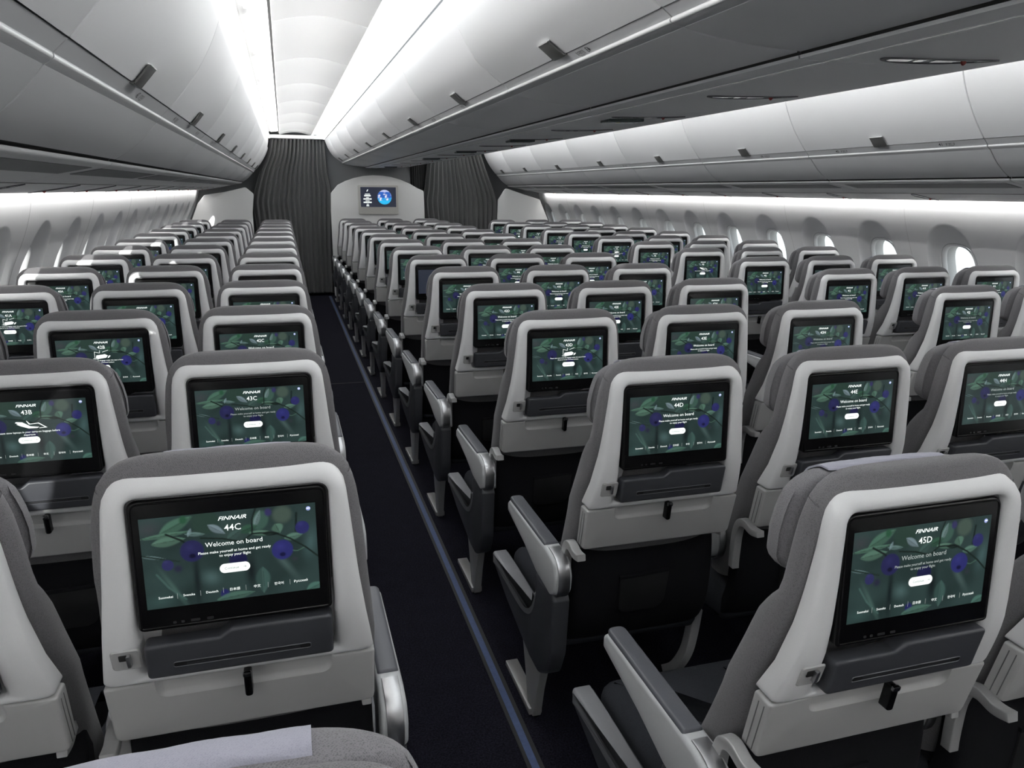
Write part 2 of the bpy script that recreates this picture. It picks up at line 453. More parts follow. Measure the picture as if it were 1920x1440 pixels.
def picture(u, v):
    """dim green berry bush shown on the screens; u right, v down, both 0..1"""
    A = 1.75; x = u*A
    def nz(a, b, s): return math.sin(a*s*1.7+b*s*2.3+1.3)*math.sin(a*s*2.9-b*s*1.9+.7)+.5*math.sin(a*s*5.1+b*s*3.7)
    n = nz(u*1.3, v, 2.2); n2 = nz(v, u*1.6, 4.1)
    g = .5+.22*n+.10*n2
    r_, g_, b_ = .010+.018*g, .026+.044*g, .022+.038*g
    def blob(cx, cy, rx, ry, col, soft=.25, rot=0, amt=1):
        nonlocal r_, g_, b_
        dx, dy = x-cx*A, v-cy
        if rot: dx, dy = dx*cos(rot)+dy*sin(rot), -dx*sin(rot)+dy*cos(rot)
        d = math.hypot(dx/rx, dy/ry)
        a = max(0, min(1, (1-d)/soft))*amt
        a = a*a*(3-2*a)
        r_ += (col[0]-r_)*a; g_ += (col[1]-g_)*a; b_ += (col[2]-b_)*a
    def leaf(cx, cy, rx, ry, rot, col, amt=1):
        nonlocal r_, g_, b_
        dx, dy = x-cx*A, v-cy
        dx, dy = dx*cos(rot)+dy*sin(rot), -dx*sin(rot)+dy*cos(rot)
        t = dx/rx
        if abs(t) >= 1: return
        h = ry*(1-t*t)*(1-.25*t); d = abs(dy)/max(h, 1e-4)
        if d < 1:
            a = min(1, (1-d)/.30)*amt*.85; k = 1.15 if dy < 0 else .8
            if d < .10: k *= .65
            r_ += (col[0]*k-r_)*a; g_ += (col[1]*k-g_)*a; b_ += (col[2]*k-b_)*a
    def stem(pts, w, col, amt=1):
        nonlocal r_, g_, b_
        for (ax, ay), (bx, by) in zip(pts, pts[1:]):
            ax *= A; bx *= A; L2 = (bx-ax)**2+(by-ay)**2
            t = max(0, min(1, ((x-ax)*(bx-ax)+(v-ay)*(by-ay))/L2))
            d = math.hypot(x-ax-t*(bx-ax), v-ay-t*(by-ay))
            if d < w:
                a = min(1, (w-d)/w*2)*amt
                r_ += (col[0]-r_)*a; g_ += (col[1]-g_)*a; b_ += (col[2]-b_)*a
    # soft background shapes
    blob(.37, .72, .16, .14, (.06, .14, .125), 1, .3, .8); blob(.80, .66, .07, .36, (.055, .115, .10), 1, -.6, .8)
    blob(.16, .80, .045, .40, (.05, .13, .10), 1, -.5, .8); blob(.96, .45, .12, .3, (.05, .13, .12), 1, .2, .7)
    blob(.50, .25, .25, .22, (.03, .07, .055), 1); blob(.60, .70, .10, .35, (.004, .008, .009), 1, 0, .85); blob(.29, .70, .06, .5, (.004, .009, .010), 1, 0, .8)
    blob(.05, .12, .2, .14, (.05, .055, .06), 1, 0, .7); blob(.08, .92, .25, .12, (.03, .09, .075), 1, 0, .7)
    # leaves
    leaf(.20, .10, .19, .075, -.45, (.05, .17, .10)); leaf(.14, .20, .26, .03, -.08, (.06, .18, .11))
    leaf(.15, .27, .17, .06, -.10, (.075, .20, .125)); blob(.36, .10, .17, .16, (.018, .055, .036), .35, .3)
    leaf(.42, .19, .10, .045, .6, (.20, .30, .32), .85); blob(.24, .05, .05, .06, (.01, .10, .04), .6)
    blob(.67, .14, .10, .13, (.035, .11, .075), .3, .4); leaf(.655, .12, .10, .035, -1.2, (.16, .27, .25), .8)
    blob(.80, .10, .13, .13, (.055, .10, .07), .5, -.3); blob(.72, .06, .05, .06, (.035, .03, .12), .6)
    leaf(.60, .22, .10, .055, -.3, (.02, .10, .05)); leaf(.68, .285, .15, .035, .12, (.08, .21, .13))
    leaf(.77, .25, .06, .07, 1.2, (.07, .19, .12)); leaf(.86, .36, .10, .045, -.15, (.08, .21, .14)); leaf(.52, .27, .10, .05, -.6, (.04, .10, .08))
    leaf(.06, .43, .13, .020, .22, (.16, .30, .28), .8); leaf(.30, .22, .10, .028, .1, (.14, .28, .24), .7); leaf(.27, .19, .05, .02, -1.2, (.2, .33, .33), .8)
    stem([(.0, .40), (.10, .45), (.20, .50)], .012, (.012, .03, .022)); stem([(.14, .19), (.22, .27), (.26, .33)], .014, (.008, .018, .014))
    stem([(.33, .27), (.45, .30), (.56, .36), (.62, .28), (.74, .29), (.84, .38), (.93, .50), (1.0, .62)], .012, (.008, .02, .014))
    stem([(.62, .28), (.625, .12), (.65, 0)], .012, (.008, .018, .014)); stem([(.875, .3), (.885, .1)], .014, (.006, .016, .012))
    stem([(.84, .52), (.88, .53), (.92, .50)], .006, (.06, .16, .10)); stem([(.07, .62), (.13, .78), (.22, .93)], .014, (.05, .14, .11), .7)
    # berries
    def berry(cx, cy, r, col, sep=True):
        blob(cx, cy, r, r*1.02, col, .14)
        blob(cx-.01, cy-.04, r*.7, r*.6, (col[0]*1.7, col[1]*1.7, col[2]*1.5), 1, 0, .6)
        if sep: blob(cx, cy+r*.45, r*.34, r*.26, (col[0]*.3, col[1]*.3, col[2]*.3), .5)
    berry(.275, .40, .125, (.018, .018, .090)); berry(.79, .50, .118, (.022, .024, .165)); berry(.915, .27, .078, (.022, .022, .135), False)
    berry(.135, .53, .062, (.026, .026, .115), False); blob(.19, .58, .06, .06, (.02, .02, .05), .8); berry(.53, .56, .098, (.010, .010, .060))
    blob(.44, .925, .055, .065, (.016, .018, .12), .35); blob(.86, .62, .06, .05, (.05, .03, .06), 1, 0, .5); leaf(.73, .30, .09, .03, .1, (.004, .010, .008))
    # lower leaves
    leaf(.665, .82, .155, .085, 1.57, (.035, .105, .082)); stem([(.665, .69), (.665, .97)], .005, (.07, .16, .13), .6); leaf(.50, .965, .20, .06, -.12, (.05, .15, .10)); leaf(.97, .97, .10, .06, -.4, (.05, .17, .12))
    l = .3*r_+.6*g_+.1*b_; k = .68
    return (r_*.75+l*.25)*k, (g_*.72+l*.28)*k, (b_*.86+l*.14)*k*1.05

def make_display(blank=False):
    if blank:
        b = MB(); v = [(-HW, MON_Y(ZB)-.0014, ZB), (HW, MON_Y(ZB)-.0014, ZB), (HW, MON_Y(ZT)-.0014, ZT), (-HW, MON_Y(ZT)-.0014, ZT)]
        b.add(v, [(0, 1, 2, 3)]); return b.mesh('display', SCREEN_OFF)
    nx, nz = 208, 119; v = []; c = []
    for j in range(nz+1):
        for i in range(nx+1):
            u, w = i/nx, j/nz; z = ZT-(ZT-ZB)*w
            v.append((-HW+2*HW*u, MON_Y(z)-.0014, z)); c.append(picture(u, w))
    f = [(j*(nx+1)+i, (j+1)*(nx+1)+i, (j+1)*(nx+1)+i+1, j*(nx+1)+i+1) for j in range(nz) for i in range(nx)]
    me = bpy.data.meshes.new('display'); me.from_pydata(v, [], f); me.materials.append(SCREEN)
    a = me.color_attributes.new('picture', 'FLOAT_COLOR', 'POINT')
    a.data.foreach_set('color', [k for q in c for k in (*q, 1)])
    me.update(); return me

def on_screen(u, v, dy=.0020):
    z = ZT-(ZT-ZB)*v; return (-HW+2*HW*u, MON_Y(z)-dy, z)
def put_text(b, body, u, v, h, m=0, shear=0, bold=0, wide=1, dy=.0020):
    """centre of the text's baseline at (u, v); h = letter height as a share of the screen height"""
    vv, ff = text_geo(body, shear, bold); s = h*(ZT-ZB)/.72
    cx, cy, cz = on_screen(u, v, dy)
    b.add(vv, ff, m, lambda x, y, z: (cx+x*s*wide, MON_Y(cz+y*s)-dy, cz+y*s))
def put_shape(b, pts, m=0, dy=.0020):
    b.add([on_screen(u, v, dy) for u, v in pts], [tuple(range(len(pts)))], m)
def ellipse(u, v, ru, rv, n=24): return [(u+ru*cos(2*pi*i/n), v+rv*sin(2*pi*i/n)) for i in range(n)]
def language_row(b):
    for i, w in enumerate(('Suomeksi', 'Svenska', 'Deutsch', '\u65e5\u672c\u8a9e', '\u4e2d\u6587', '\ud55c\uad6d\uc5b4', '\u0420\u0443\u0441\u0441\u043a\u0438\u0439')):
        put_text(b, w, .107+.130*i, .893, .0265, 0, 0, .003)
        if i < 6: put_shape(b, [(.171+.130*i, .85), (.1725+.130*i, .85), (.1725+.130*i, .91), (.171+.130*i, .91)], 1)
    return b
def globe_icon(b):
    put_shape(b, ellipse(.957, .060, .0135, .0236), 3); put_shape(b, [(.948, .052), (.966, .050), (.966, .060), (.948, .062)], 0, .0026)
    return b
def make_lettering(kind, parts='all'):
    b = MB(); head = 1 if kind == 'welcome_dim' else 0
    if parts in ('all', 'brand'):
        put_text(b, 'FINNAIR', .512, .095, .043, 0, .35, .014, 1.25)
        if parts == 'brand': return b.mesh('brand_lettering', TEXT_WHITE, smooth=False)
    if parts == 'languages': return language_row(b).mesh('language_lettering', [TEXT_WHITE, TEXT_DIM], smooth=False)
    if parts == 'globe': return globe_icon(b).mesh('globe_icon', [TEXT_WHITE, TEXT_DIM, TEXT_DARK, GLOBE], smooth=False)
    if kind.startswith('welcome'):
        put_text(b, 'Welcome on board', .515, .375, .052, head, 0, .0)
        put_text(b, 'Please make yourself at home and get ready', .515, .452, .0295, head, 0, .004)
        put_text(b, 'to enjoy your flight', .515, .498, .0295, head, 0, .004)
    elif kind == 'laptops':
        put_text(b, 'Please stow laptops in your carry-on baggage before', .515, .515, .0295, 0, 0, .004)
        put_text(b, 'departure', .515, .560, .0295, 0, 0, .004)
        put_shape(b, [(.42, .33), (.47, .34), (.53, .41), (.60, .43), (.585, .445), (.515, .445), (.45, .40), (.42, .37), (.435, .365), (.41, .345)])
        put_shape(b, [(.50, .32), (.505, .32), (.53, .37), (.60, .36), (.665, .445), (.60, .450), (.60, .442), (.648, .438), (.595, .372), (.52, .382)])
    else:
        put_text(b, 'Please stow your carry on baggage under the seat in front', .50, .490, .027, 0, 0, .004)
        put_text(b, 'of you or in the overhead lockers', .50, .535, .027, 0, 0, .004)
        put_shape(b, [(.45, .36), (.55, .34), (.58, .37), (.56, .42), (.47, .44), (.44, .42)])
        for (a0, c0), (a1, c1) in (((.43, .28), (.43, .44)), ((.43, .28), (.49, .31)), ((.52, .29), (.59, .25)), ((.49, .25), (.49, .31)), ((.41, .43), (.47, .45))):
            q = strip([(a0*1.75, c0), (a1*1.75, c1)], .008); put_shape(b, [(x/1.75, y) for x, y in q])
        put_shape(b, [(.585, .385), (.60, .37), (.612, .38), (.592, .42), (.575, .43)])
    k = .175/2; hh = .052
    pill = [(.508+(k-hh/1.75)*(1 if cos(t) > 0 else -1)+hh/1.75*cos(t), .635+hh*sin(t)) for t in [2*pi*(i+.5)/28 for i in range(28)]]
    put_shape(b, pill, 0)
    put_text(b, 'Continue', .49, .647, .028, 2, 0, 0, 1, .0026); put_text(b, '\u2192', .565, .647, .030, 2, 0, 0, 1, .0026)
    if parts == 'all': language_row(b); globe_icon(b)
    return b.mesh('display_lettering', [TEXT_WHITE, TEXT_DIM, TEXT_DARK, GLOBE], smooth=False)
GLOBE = emit('screen_globe', (.28, .33, .62), 1.0); GLOBE.cycles.emission_sampling = 'NONE'
def make_number(s):
    b = MB(); put_text(b, s, .513, .215, .072, 0, 0, .002); return b.mesh('seat_number', TEXT_WHITE, smooth=False)

def se_ring(hx, y0, y1, z, n=40, p=3.4, q=None):
    """rounded-rectangle section between y0 and y1 (superellipse)"""
    cy, hy = (y0+y1)/2, (y1-y0)/2; out = []
    for i in range(n):
        t = 2*pi*(i+.5)/n; c, s = cos(t), sin(t)
        out.append((hx*abs(c)**(2/p)*(1 if c > 0 else -1), cy+hy*abs(s)**(2/p)*(1 if s > 0 else -1), z))
    return out
B_REAR = [(1.222, .016), (1.20, .008), (1.17, .004), (1.113, .006), (1.044, .012), (.973, .022), (.896, .042), (.826, .072), (.76, .085), (.66, .12), (.57, .16), (.48, .19)]
B_FRONT = [(1.222, .044), (1.20, .052), (1.17, .056), (1.12, .060), (1.07, .063), (1.04, .066), (1.015, .074), (.995, .095), (.965, .121), (.922, .138), (.852, .163), (.777, .191), (.682, .234), (.599, .275), (.52, .305), (.47, .31)]
B_HALF = [(1.222, .128), (1.216, .150), (1.20, .174), (1.18, .188), (1.15, .198), (1.10, .205), (1.0, .213), (.9, .222), (.82, .229), (.7, .226), (.6, .222), (.47, .216)]
def make_backrest():
    zs = [1.222, 1.2205, 1.217, 1.212, 1.205, 1.195, 1.18, 1.16, 1.14, 1.12, 1.09, 1.06, 1.04, 1.025, 1.015, 1.005, .995, .98, .96, .93, .9, .86, .82, .78, .74, .7, .65, .6, .55, .5, .47]
    R = []
    for z in zs:
        hx, a, c = interp(B_HALF, z), interp(B_REAR, z), interp(B_FRONT, z)
        if z > 1.2215: hx = .110; a += .006; c -= .006
        elif z > 1.2195: hx = .124; a += .003; c -= .003
        elif z > 1.215: hx = .142
        R.append(se_ring(hx, a, c, z, 48, 3.6))
    BACK.add(*loft(R)); return BACK.mesh('backrest', FABRIC, 60)
BACK = MB()
def make_seam(s):
    from mathutils.bvhtree import BVHTree
    t = BVHTree.FromPolygons(BACK.v, BACK.f); L = []
    for i in range(15):
        k = i/14; p, n, _, _ = t.find_nearest(Vector((s*(.196-.004*k), .056-.050*k, 1.186-.014*k)))
        L.append((p, n))
    b = MB()
    R = []
    for i, (p, n) in enumerate(L):
        d = (L[min(i+1, 14)][0]-L[max(i-1, 0)][0]).normalized(); q = n.cross(d).normalized()*.0011
        R.append([p+q-n*.0006, p+n*.0006, p-q-n*.0006])
    v, f = loft(R, closed=False, cap0=False, cap1=False); b.add(v, f)
    return b.mesh('seam', SEAM)
def make_headrest():
    H_F = [(1.200, .100), (1.197, .114), (1.190, .127), (1.176, .138), (1.160, .144), (1.112, .152), (1.06, .154), (1.05, .150), (1.038, .138), (1.03, .122)]
    H_H = [(1.200, .115), (1.197, .138), (1.190, .158), (1.179, .174), (1.166, .186), (1.14, .196), (1.10, .203), (1.062, .203), (1.048, .198), (1.038, .186), (1.03, .170)]
    zs = [1.200, 1.199, 1.197, 1.193, 1.188, 1.181, 1.173, 1.163, 1.15, 1.13, 1.10, 1.08, 1.062, 1.052, 1.044, 1.037, 1.032, 1.03]
    R = []
    for z in zs:
        hx, c = interp(H_H, z), interp(H_F, z); a = .056; e = .012 if z > 1.1995 or z < 1.031 else 0
        R.append(se_ring(hx, a+e, c-e, z, 44, 3.3))
    # the pad falls back a little towards its sides
    R = [[(x, y-(.016*(abs(x)/.2)**2 if y > .09 else 0), z) for x, y, z in r] for r in R]
    b = MB(); v, f = loft(R); b.add(v, f); return b.mesh('headrest', FABRIC_HEAD, 60)
def make_cover(seed):
    rnd = random.Random(seed); x0, x1 = -.115+rnd.uniform(-.02, .02), .09+rnd.uniform(-.03, .02); lift = rnd.uniform(.0, .007); ph = rnd.uniform(0, 6)
    L = [(.080, 1.2010), (.086, 1.2045), (.104, 1.2025), (.122, 1.193), (.138, 1.174), (.150, 1.14), (.156, 1.08)]
    L = smooth_line(L, 4); n = 18; R = []
    for i in range(n+1):
        x = x0+(x1-x0)*i/n; r = []
        for j, (y, z) in enumerate(L):
            e = max(0, 1-j/7); w = lift*e*(.55+.45*sin(x*38+ph)) + .0008*sin(x*90+j)
            yy = y-.016*(abs(x)/.2)**2*(1 if y > .09 else y/.09)
            r.append((x, yy-e*.002, z+w))
        for (xx, yy, zz) in r[::-1]: pass
        R.append(r+[(xx, yy-.0015, zz-.0028) for xx, yy, zz in r[::-1]])
    b = MB(); v, f = loft(R); b.add(v, f); return b.mesh('headrest_cover', COVER, 60)

def make_cushion():
    o = rpoly([(-.222, .18), (.222, .18), (.222, .715), (-.222, .715)], [.03, .03, .055, .055], 6)
    R = []
    for ins, z in ((.03, .305), (.008, .312), (0, .33), (0, .39), (.004, .405), (.014, .418), (.03, .426), (.06, .430), (.11, .431)):
        R.append([(x, y, z+(.45-y)*.075) for x, y in inset(o, ins)])
    b = MB(); v, f = loft(R); b.add(v, f)
    g = [(-.150, .20), (-.150, .60), (-.13, .655), (-.05, .672), (.05, .672), (.13, .655), (.150, .60), (.150, .20)]
    return b.mesh('seat_cushion', CUSHION, 60)
def make_buckle():
    b = MB()
    v, f = slab(rpoly([(-.026, 0), (.026, 0), (.022, .058), (-.022, .058)], .008, 4), 0, .014, .003, .004, 3)
    b.add(v, f, 0, lambda u, w, d: (-.095+u+.3*w, .345+w*.9-.2*u, .442+d+w*.25))
    v, f = slab(rrect(-.019, .019, -.12, .01, .002, 2), 0, .003, 0, 0)
    b.add(v, f, 1, lambda u, w, d: (-.095+u+.3*w, .345+w*.9-.2*u, .441+d+w*.1))
    return b.mesh('belt_buckle', [METAL, SKIRT], 40)
def make_armrest():
    o = rpoly([(.548, .615), (.548, .645), (.528, .660), (.150, .664), (.098, .652), (.080, .612), (.088, .562), (.125, .540), (.245, .549), (.36, .580)], [.012, .01, .014, .03, .025, .03, .025, .02, .03, .05], 4)
    b = MB(); v, f = slab(o, -.026, .026, .011, .011, 4); b.add(v, f, 0, YZ); return b.mesh('armrest', ARM_WHITE, 50)
def make_pad():
    o = rpoly([(-.0215, .185), (.0215, .185), (.0215, .540), (-.0215, .540)], [.008, .008, .018, .018], 5)
    b = MB(); v, f = slab(o, .652, .669, 0, .007, 4); b.add(v, f, 0, XY); return b.mesh('armrest_pad', SLATE_PAD, 50)
SLATE_PAD = mat('armrest_pad', (.10, .104, .118), .40)
def make_band():
    L = smooth_line([(.165, .6655), (.125, .6625), (.092, .646), (.0785, .612), (.0865, .565), (.122, .5385), (.16, .540)], 4)
    o = strip(L, .004); b = MB(); v, f = slab(o, -.0165, .0165, .001, .001, 2); b.add(v, f, 0, YZ); return b.mesh('armrest_band', METAL, 50)
def make_shroud():
    o = rpoly([(.718, .335), (.722, .375), (.700, .388), (.34, .396), (.285, .425), (.262, .48), (.256, .545), (.112, .556), (.096, .535), (.112, .36), (.150, .275), (.215, .235), (.30, .236), (.55, .285)], [.02, .015, .015, .07, .05, .05, .01, .01, .01, .08, .07, .05, .06, .1], 4)
    b = MB(); v, f = slab(o, -.024, .024, .010, .004, 3); b.add(v, f, 0, YZ); return b.mesh('side_shroud', SLATE, 50)
def make_shroud_trim():
    L = smooth_line([(.716, .366), (.60, .372), (.42, .372), (.33, .383), (.275, .425), (.248, .485)], 5)
    o = strip(L, [.046]*12+[.044-.0028*i for i in range(len(L)-12)])
    b = MB(); v, f = slab(rpoly(o, .006, 2), -.030, .020, .012, .002, 4); b.add(v, f, 0, YZ); return b.mesh('shroud_trim', SLATE_LIGHT, 55)
def make_leg():
    b = MB()
    v, f = slab(rpoly([(.33, 0), (.605, 0), (.605, .020), (.33, .024)], .004, 2), -.022, .022, .003, .003, 2); b.add(v, f, 0, YZ)
    v, f = slab(rpoly([(.315, 0), (.372, 0), (.395, .10), (.452, .26), (.30, .30), (.222, .29), (.285, .12)], .02, 3), -.014, .014, .004, .004, 2); b.add(v, f, 0, YZ)
    return b.mesh('leg', BRACKET, 40)
def make_inner_leg():
    L = smooth_line([(.27, .335), (.285, .24), (.31, .15), (.365, .06), (.43, .002)], 5)
    b = MB(); v, f = slab(strip(L, .035), -.016, .016, .003, .003, 2); b.add(v, f, 0, YZ); return b.mesh('leg', LEG_HIGHLIGHT, 50)
def make_skirt():
    tabR = [(.70, .140), (.68, .128), (.60, .118), (.52, .118), (.44, .130), (.38, .158), (.33, .20)]
    R = []
    for z in (.70, .695, .68, .64, .60, .56, .52, .48, .44, .41, .38, .355, .335, .33):
        a = sinterp(tabR, z); R.append(se_ring(.220-(.006 if z > .698 or z < .333 else 0), a, a+.07, z, 36, 6))
    b = MB(); v, f = loft(R); b.add(v, f)
    return b.mesh('seat_skirt', SKIRT, 60)
def make_net():
    tabR = [(.70, .140), (.68, .128), (.60, .118), (.52, .118), (.44, .130), (.38, .158), (.33, .20)]
    o = rpoly([(-.078, .455), (.062, .455), (.074, .575), (-.078, .568)], [.03, .045, .004, .004], 5)
    b = MB(); v, f = slab(o, -.0055, .004, .002, 0, 2); b.add(v, f, 0, lambda u, w, d: (u, sinterp(tabR, w)+d, w))
    v, f = slab([(-.080, .566), (.076, .573), (.076, .583), (-.080, .576)], -.0075, .002, .001, 0, 2); b.add(v, f, 1, lambda u, w, d: (u, sinterp(tabR, w)+d, w))
    return b.mesh('net_pocket', [NET, SKIRT], 50)
def make_bracket():
    L = smooth_line([(.026, .697), (.060, .692), (.095, .700), (.122, .688), (.136, .652), (.140, .60), (.140, .54)], 5)
    w = [.018+.006*min(1, i/10) for i in range(len(L))]
    b = MB(); v, f = slab(strip(L, w), -.0125, .0125, .003, .003, 3); b.add(v, f, 0, YZ)
    return b.mesh('recline_bracket', BRACKET, 50)

MESH = dict(shell=make_shell(), lower=make_lower_panel(), tray=make_tray(), slot=make_tray_slot(), latch=make_latch(), hook=make_hook(),
            monitor=make_monitor(), display=make_display(), blank=make_display(True), backrest=make_backrest(), seams=[make_seam(-1), make_seam(1)], headrest=make_headrest(),
            covers=[make_cover(i) for i in range(6)], cushion=make_cushion(), buckle=make_buckle(), armrest=make_armrest(), pad=make_pad(), band=make_band(),
            shroud=make_shroud(), trim=make_shroud_trim(), leg=make_leg(), inner=make_inner_leg(), skirt=make_skirt(), net=make_net(), bracket=make_bracket())
LETTER = {k: make_lettering(k, 'all') for k in ('welcome', 'welcome_dim', 'laptops', 'carry_on')}

MESSAGE = {k: make_lettering(k, 'message') for k in ('welcome', 'welcome_dim', 'laptops', 'carry_on')}
BRAND, LANGS, GLOBEM = (make_lettering('welcome', k) for k in ('brand', 'languages', 'globe'))

PITCH_Y = .7874
COLX = dict(A=-1.120, B=-.6171, C=-.1121, D=.9198, E=1.4484, H=1.9659, J=2.9791, K=3.494, L=4.008)
Y44 = dict(zip('ABCDEHJKL', [1.1816]*3+[1.6425]*3+[1.1431]*3))
COLTXT = dict(A='column beside the left windows', B='second column from the left windows', C='column left of the left aisle',
              D='column right of the left aisle', E='middle column of the cabin', H='column left of the right aisle',
              J='column right of the right aisle', K='second column from the right windows', L='column beside the right windows')
ORD = ['', 'first', 'second', 'third', 'fourth', 'fifth', 'sixth', 'seventh', 'eighth', 'ninth', 'tenth', 'eleventh', 'twelfth', 'thirteenth', 'fourteenth']
READABLE = {'44C', '43C', '42C', '43B', '42B', '41A', '40A', '45D', '44D', '43D', '42D', '44E', '43E', '42E', '44H', '43H', '42H', '42J', '41J'}

def armrest_on(root, x, mirror):
    a = obj('armrest', MESH['armrest'], root, (x, 0, 0)); obj('armrest_pad', MESH['pad'], a); obj('armrest_band', MESH['band'], a)
    return a
def build_seat(row, col):
    code = f'{row}{col}'; y = Y44[col]+(44-row)*PITCH_Y; x = COLX[col]; near = row >= 38
    if code == '45C': y += .045
    r = empty('airline_seat', (x, y, 0))
    n = row-31
    if code == '45C': lab = 'grey seat top at the bottom edge of the photo, cloth cover strip over its headrest'
    elif code == '44B': lab = 'grey airline seat cut by the left photo edge, beside the seat whose screen reads 44C'
    elif code == '40D': lab = 'airline seat with a blank dark screen, ninth from the front along the left aisle'
    elif code in READABLE: lab = f'airline seat with white back, its screen reading {code}'
    else: lab = f'airline seat, {ORD[n]} from the front in the {COLTXT[col]}'
    tag(r, lab, 'seat', 'airline seats')
    obj('seat_shell', MESH['shell'], r)
    obj('lower_panel', MESH['lower'], r)
    t = obj('tray_table', MESH['tray'], r)
    m = obj('monitor', MESH['monitor'], r)
    if code == '40D': obj('display', MESH['blank'], m)
    else:
        obj('display', MESH['display'], m)
        kind = {'43B': 'laptops', '43D': 'carry_on', '42B': 'carry_on', '41A': 'carry_on', '37J': 'carry_on', '39J': 'laptops', '45D': 'welcome_dim', '43C': 'welcome_dim', '44H': 'welcome_dim', '42J': 'welcome_dim', '43H': 'welcome_dim'}.get(code, 'welcome')
        if row >= 41:
            obj('brand_lettering', BRAND, m); obj('message_lettering', MESSAGE[kind], m); obj('language_lettering', LANGS, m); obj('globe_icon', GLOBEM, m)
        else: obj('display_lettering', LETTER[kind], m)
        obj('seat_number', make_number(code), m)
    b = obj('backrest', MESH['backrest'], r); obj('headrest', MESH['headrest'], r)
    obj('headrest_cover', random.choice(MESH['covers']), r)
    obj('seat_cushion', MESH['cushion'], r)
    s = obj('seat_skirt', MESH['skirt'], r)
    if near:
        obj('tray_slot', MESH['slot'], t); obj('tray_latch', MESH['latch'], r); obj('coat_hook', MESH['hook'], r)
        [obj('seam', q, b) for q in MESH['seams']]; obj('net_pocket', MESH['net'], s); obj('belt_buckle', MESH['buckle'], r)
    if col in 'ADJ': armrest_on(r, -.2585, False)
    else:
        a = armrest_on(r, -.250, False); a.scale = (.66, 1, 1); a.location.y = .09
    if col in 'CHL': armrest_on(r, .2585, True)
    if near or col in 'DC':
        obj('recline_bracket', MESH['bracket'], r, (-.2335 if col in 'ADJ' else -.226, 0, 0)); q = obj('recline_bracket', MESH['bracket'], r, (.204, .034, .004)); q.scale = (.7, 1, 1)
    if col in 'DJ':
        h = obj('side_shroud', MESH['shroud'], r, (-.2585, 0, 0)); obj('shroud_trim', MESH['trim'], h); obj('leg', MESH['leg'], r, (-.247, 0, 0))
    elif col in 'CH':
        h = obj('side_shroud', MESH['shroud'], r, (.2585, 0, 0)); h.scale = (-1, 1, 1); obj('shroud_trim', MESH['trim'], h); obj('leg', MESH['leg'], r, (.247, 0, 0))
    elif col in 'AL':
        obj('leg', MESH['leg'], r, (.0, 0, 0))
    else:
        obj('leg', MESH['inner'], r, (-.262, 0, 0))
    return r

def visible(x, y):
    for dx in (-.285, 0, .25):
        for dy, z in ((0, 1.2), (.12, 1.21), (0, 1.0), (.1, .75), (.3, .5), (.55, .64), (.6, .05), (.7, .4)):
            p = project((x+dx, y+dy, z))
            if p and -5 < p[0] < 1925 and -5 < p[1] < 1445: return True
    return False
for row in range(45, 31, -1):
    for col in 'ABCDEHJKL':
        if visible(COLX[col], Y44[col]+(44-row)*PITCH_Y): build_seat(row, col)

# ------------------------------------------------------------------ cabin shell
CX = 1.45; Y0, Y1 = -2.4, 12.15; SEAM0, SPAN = .355, 1.345
def sheet(line, ya, yb, ny=1, thick=0):
    """surface swept along y from a line of (x, z) points"""
    v = []; f = []; n = len(line)
    for j in range(ny+1):
        y = ya+(yb-ya)*j/ny
        v += [(x, y, z) for x, z in line]
    for j in range(ny):
        for i in range(n-1): f.append((j*n+i, j*n+i+1, (j+1)*n+i+1, (j+1)*n+i))
    return v, f

# floor
b = MB(); b.add([(-1.6, Y0, 0), (4.5, Y0, 0), (4.5, 14, 0), (-1.6, 14, 0)], [(0, 1, 2, 3)]); struct('floor', b.mesh('floor', CARPET, smooth=False))
def floor_strip(n, x0, x1, m, z=.004):
    b = MB(); v, f = slab([(x0, 0), (x1, 0), (x1, z), (x0, z)], Y0, Y1-.05, 0, 0); b.add(v, f, 0, lambda u, w, d: (u, d, w)); struct(n, b.mesh(n, m, smooth=False))
floor_strip('trim_1', .590, .612, BLUE_STRIP); floor_strip('trim_2', .578, .590, BLACK, .003); floor_strip('trim_3', .612, .626, BLACK, .003)
floor_strip('trim_4', 2.288, 2.310, BLUE_STRIP)
b = MB(); v, f = slab([(6.46, 0), (6.468, 0), (6.468, .0015), (6.46, .0015)], .20, .578, 0, 0); b.add(v, f, 0, YZ); struct('trim_5', b.mesh('trim_5', BLACK, smooth=False))

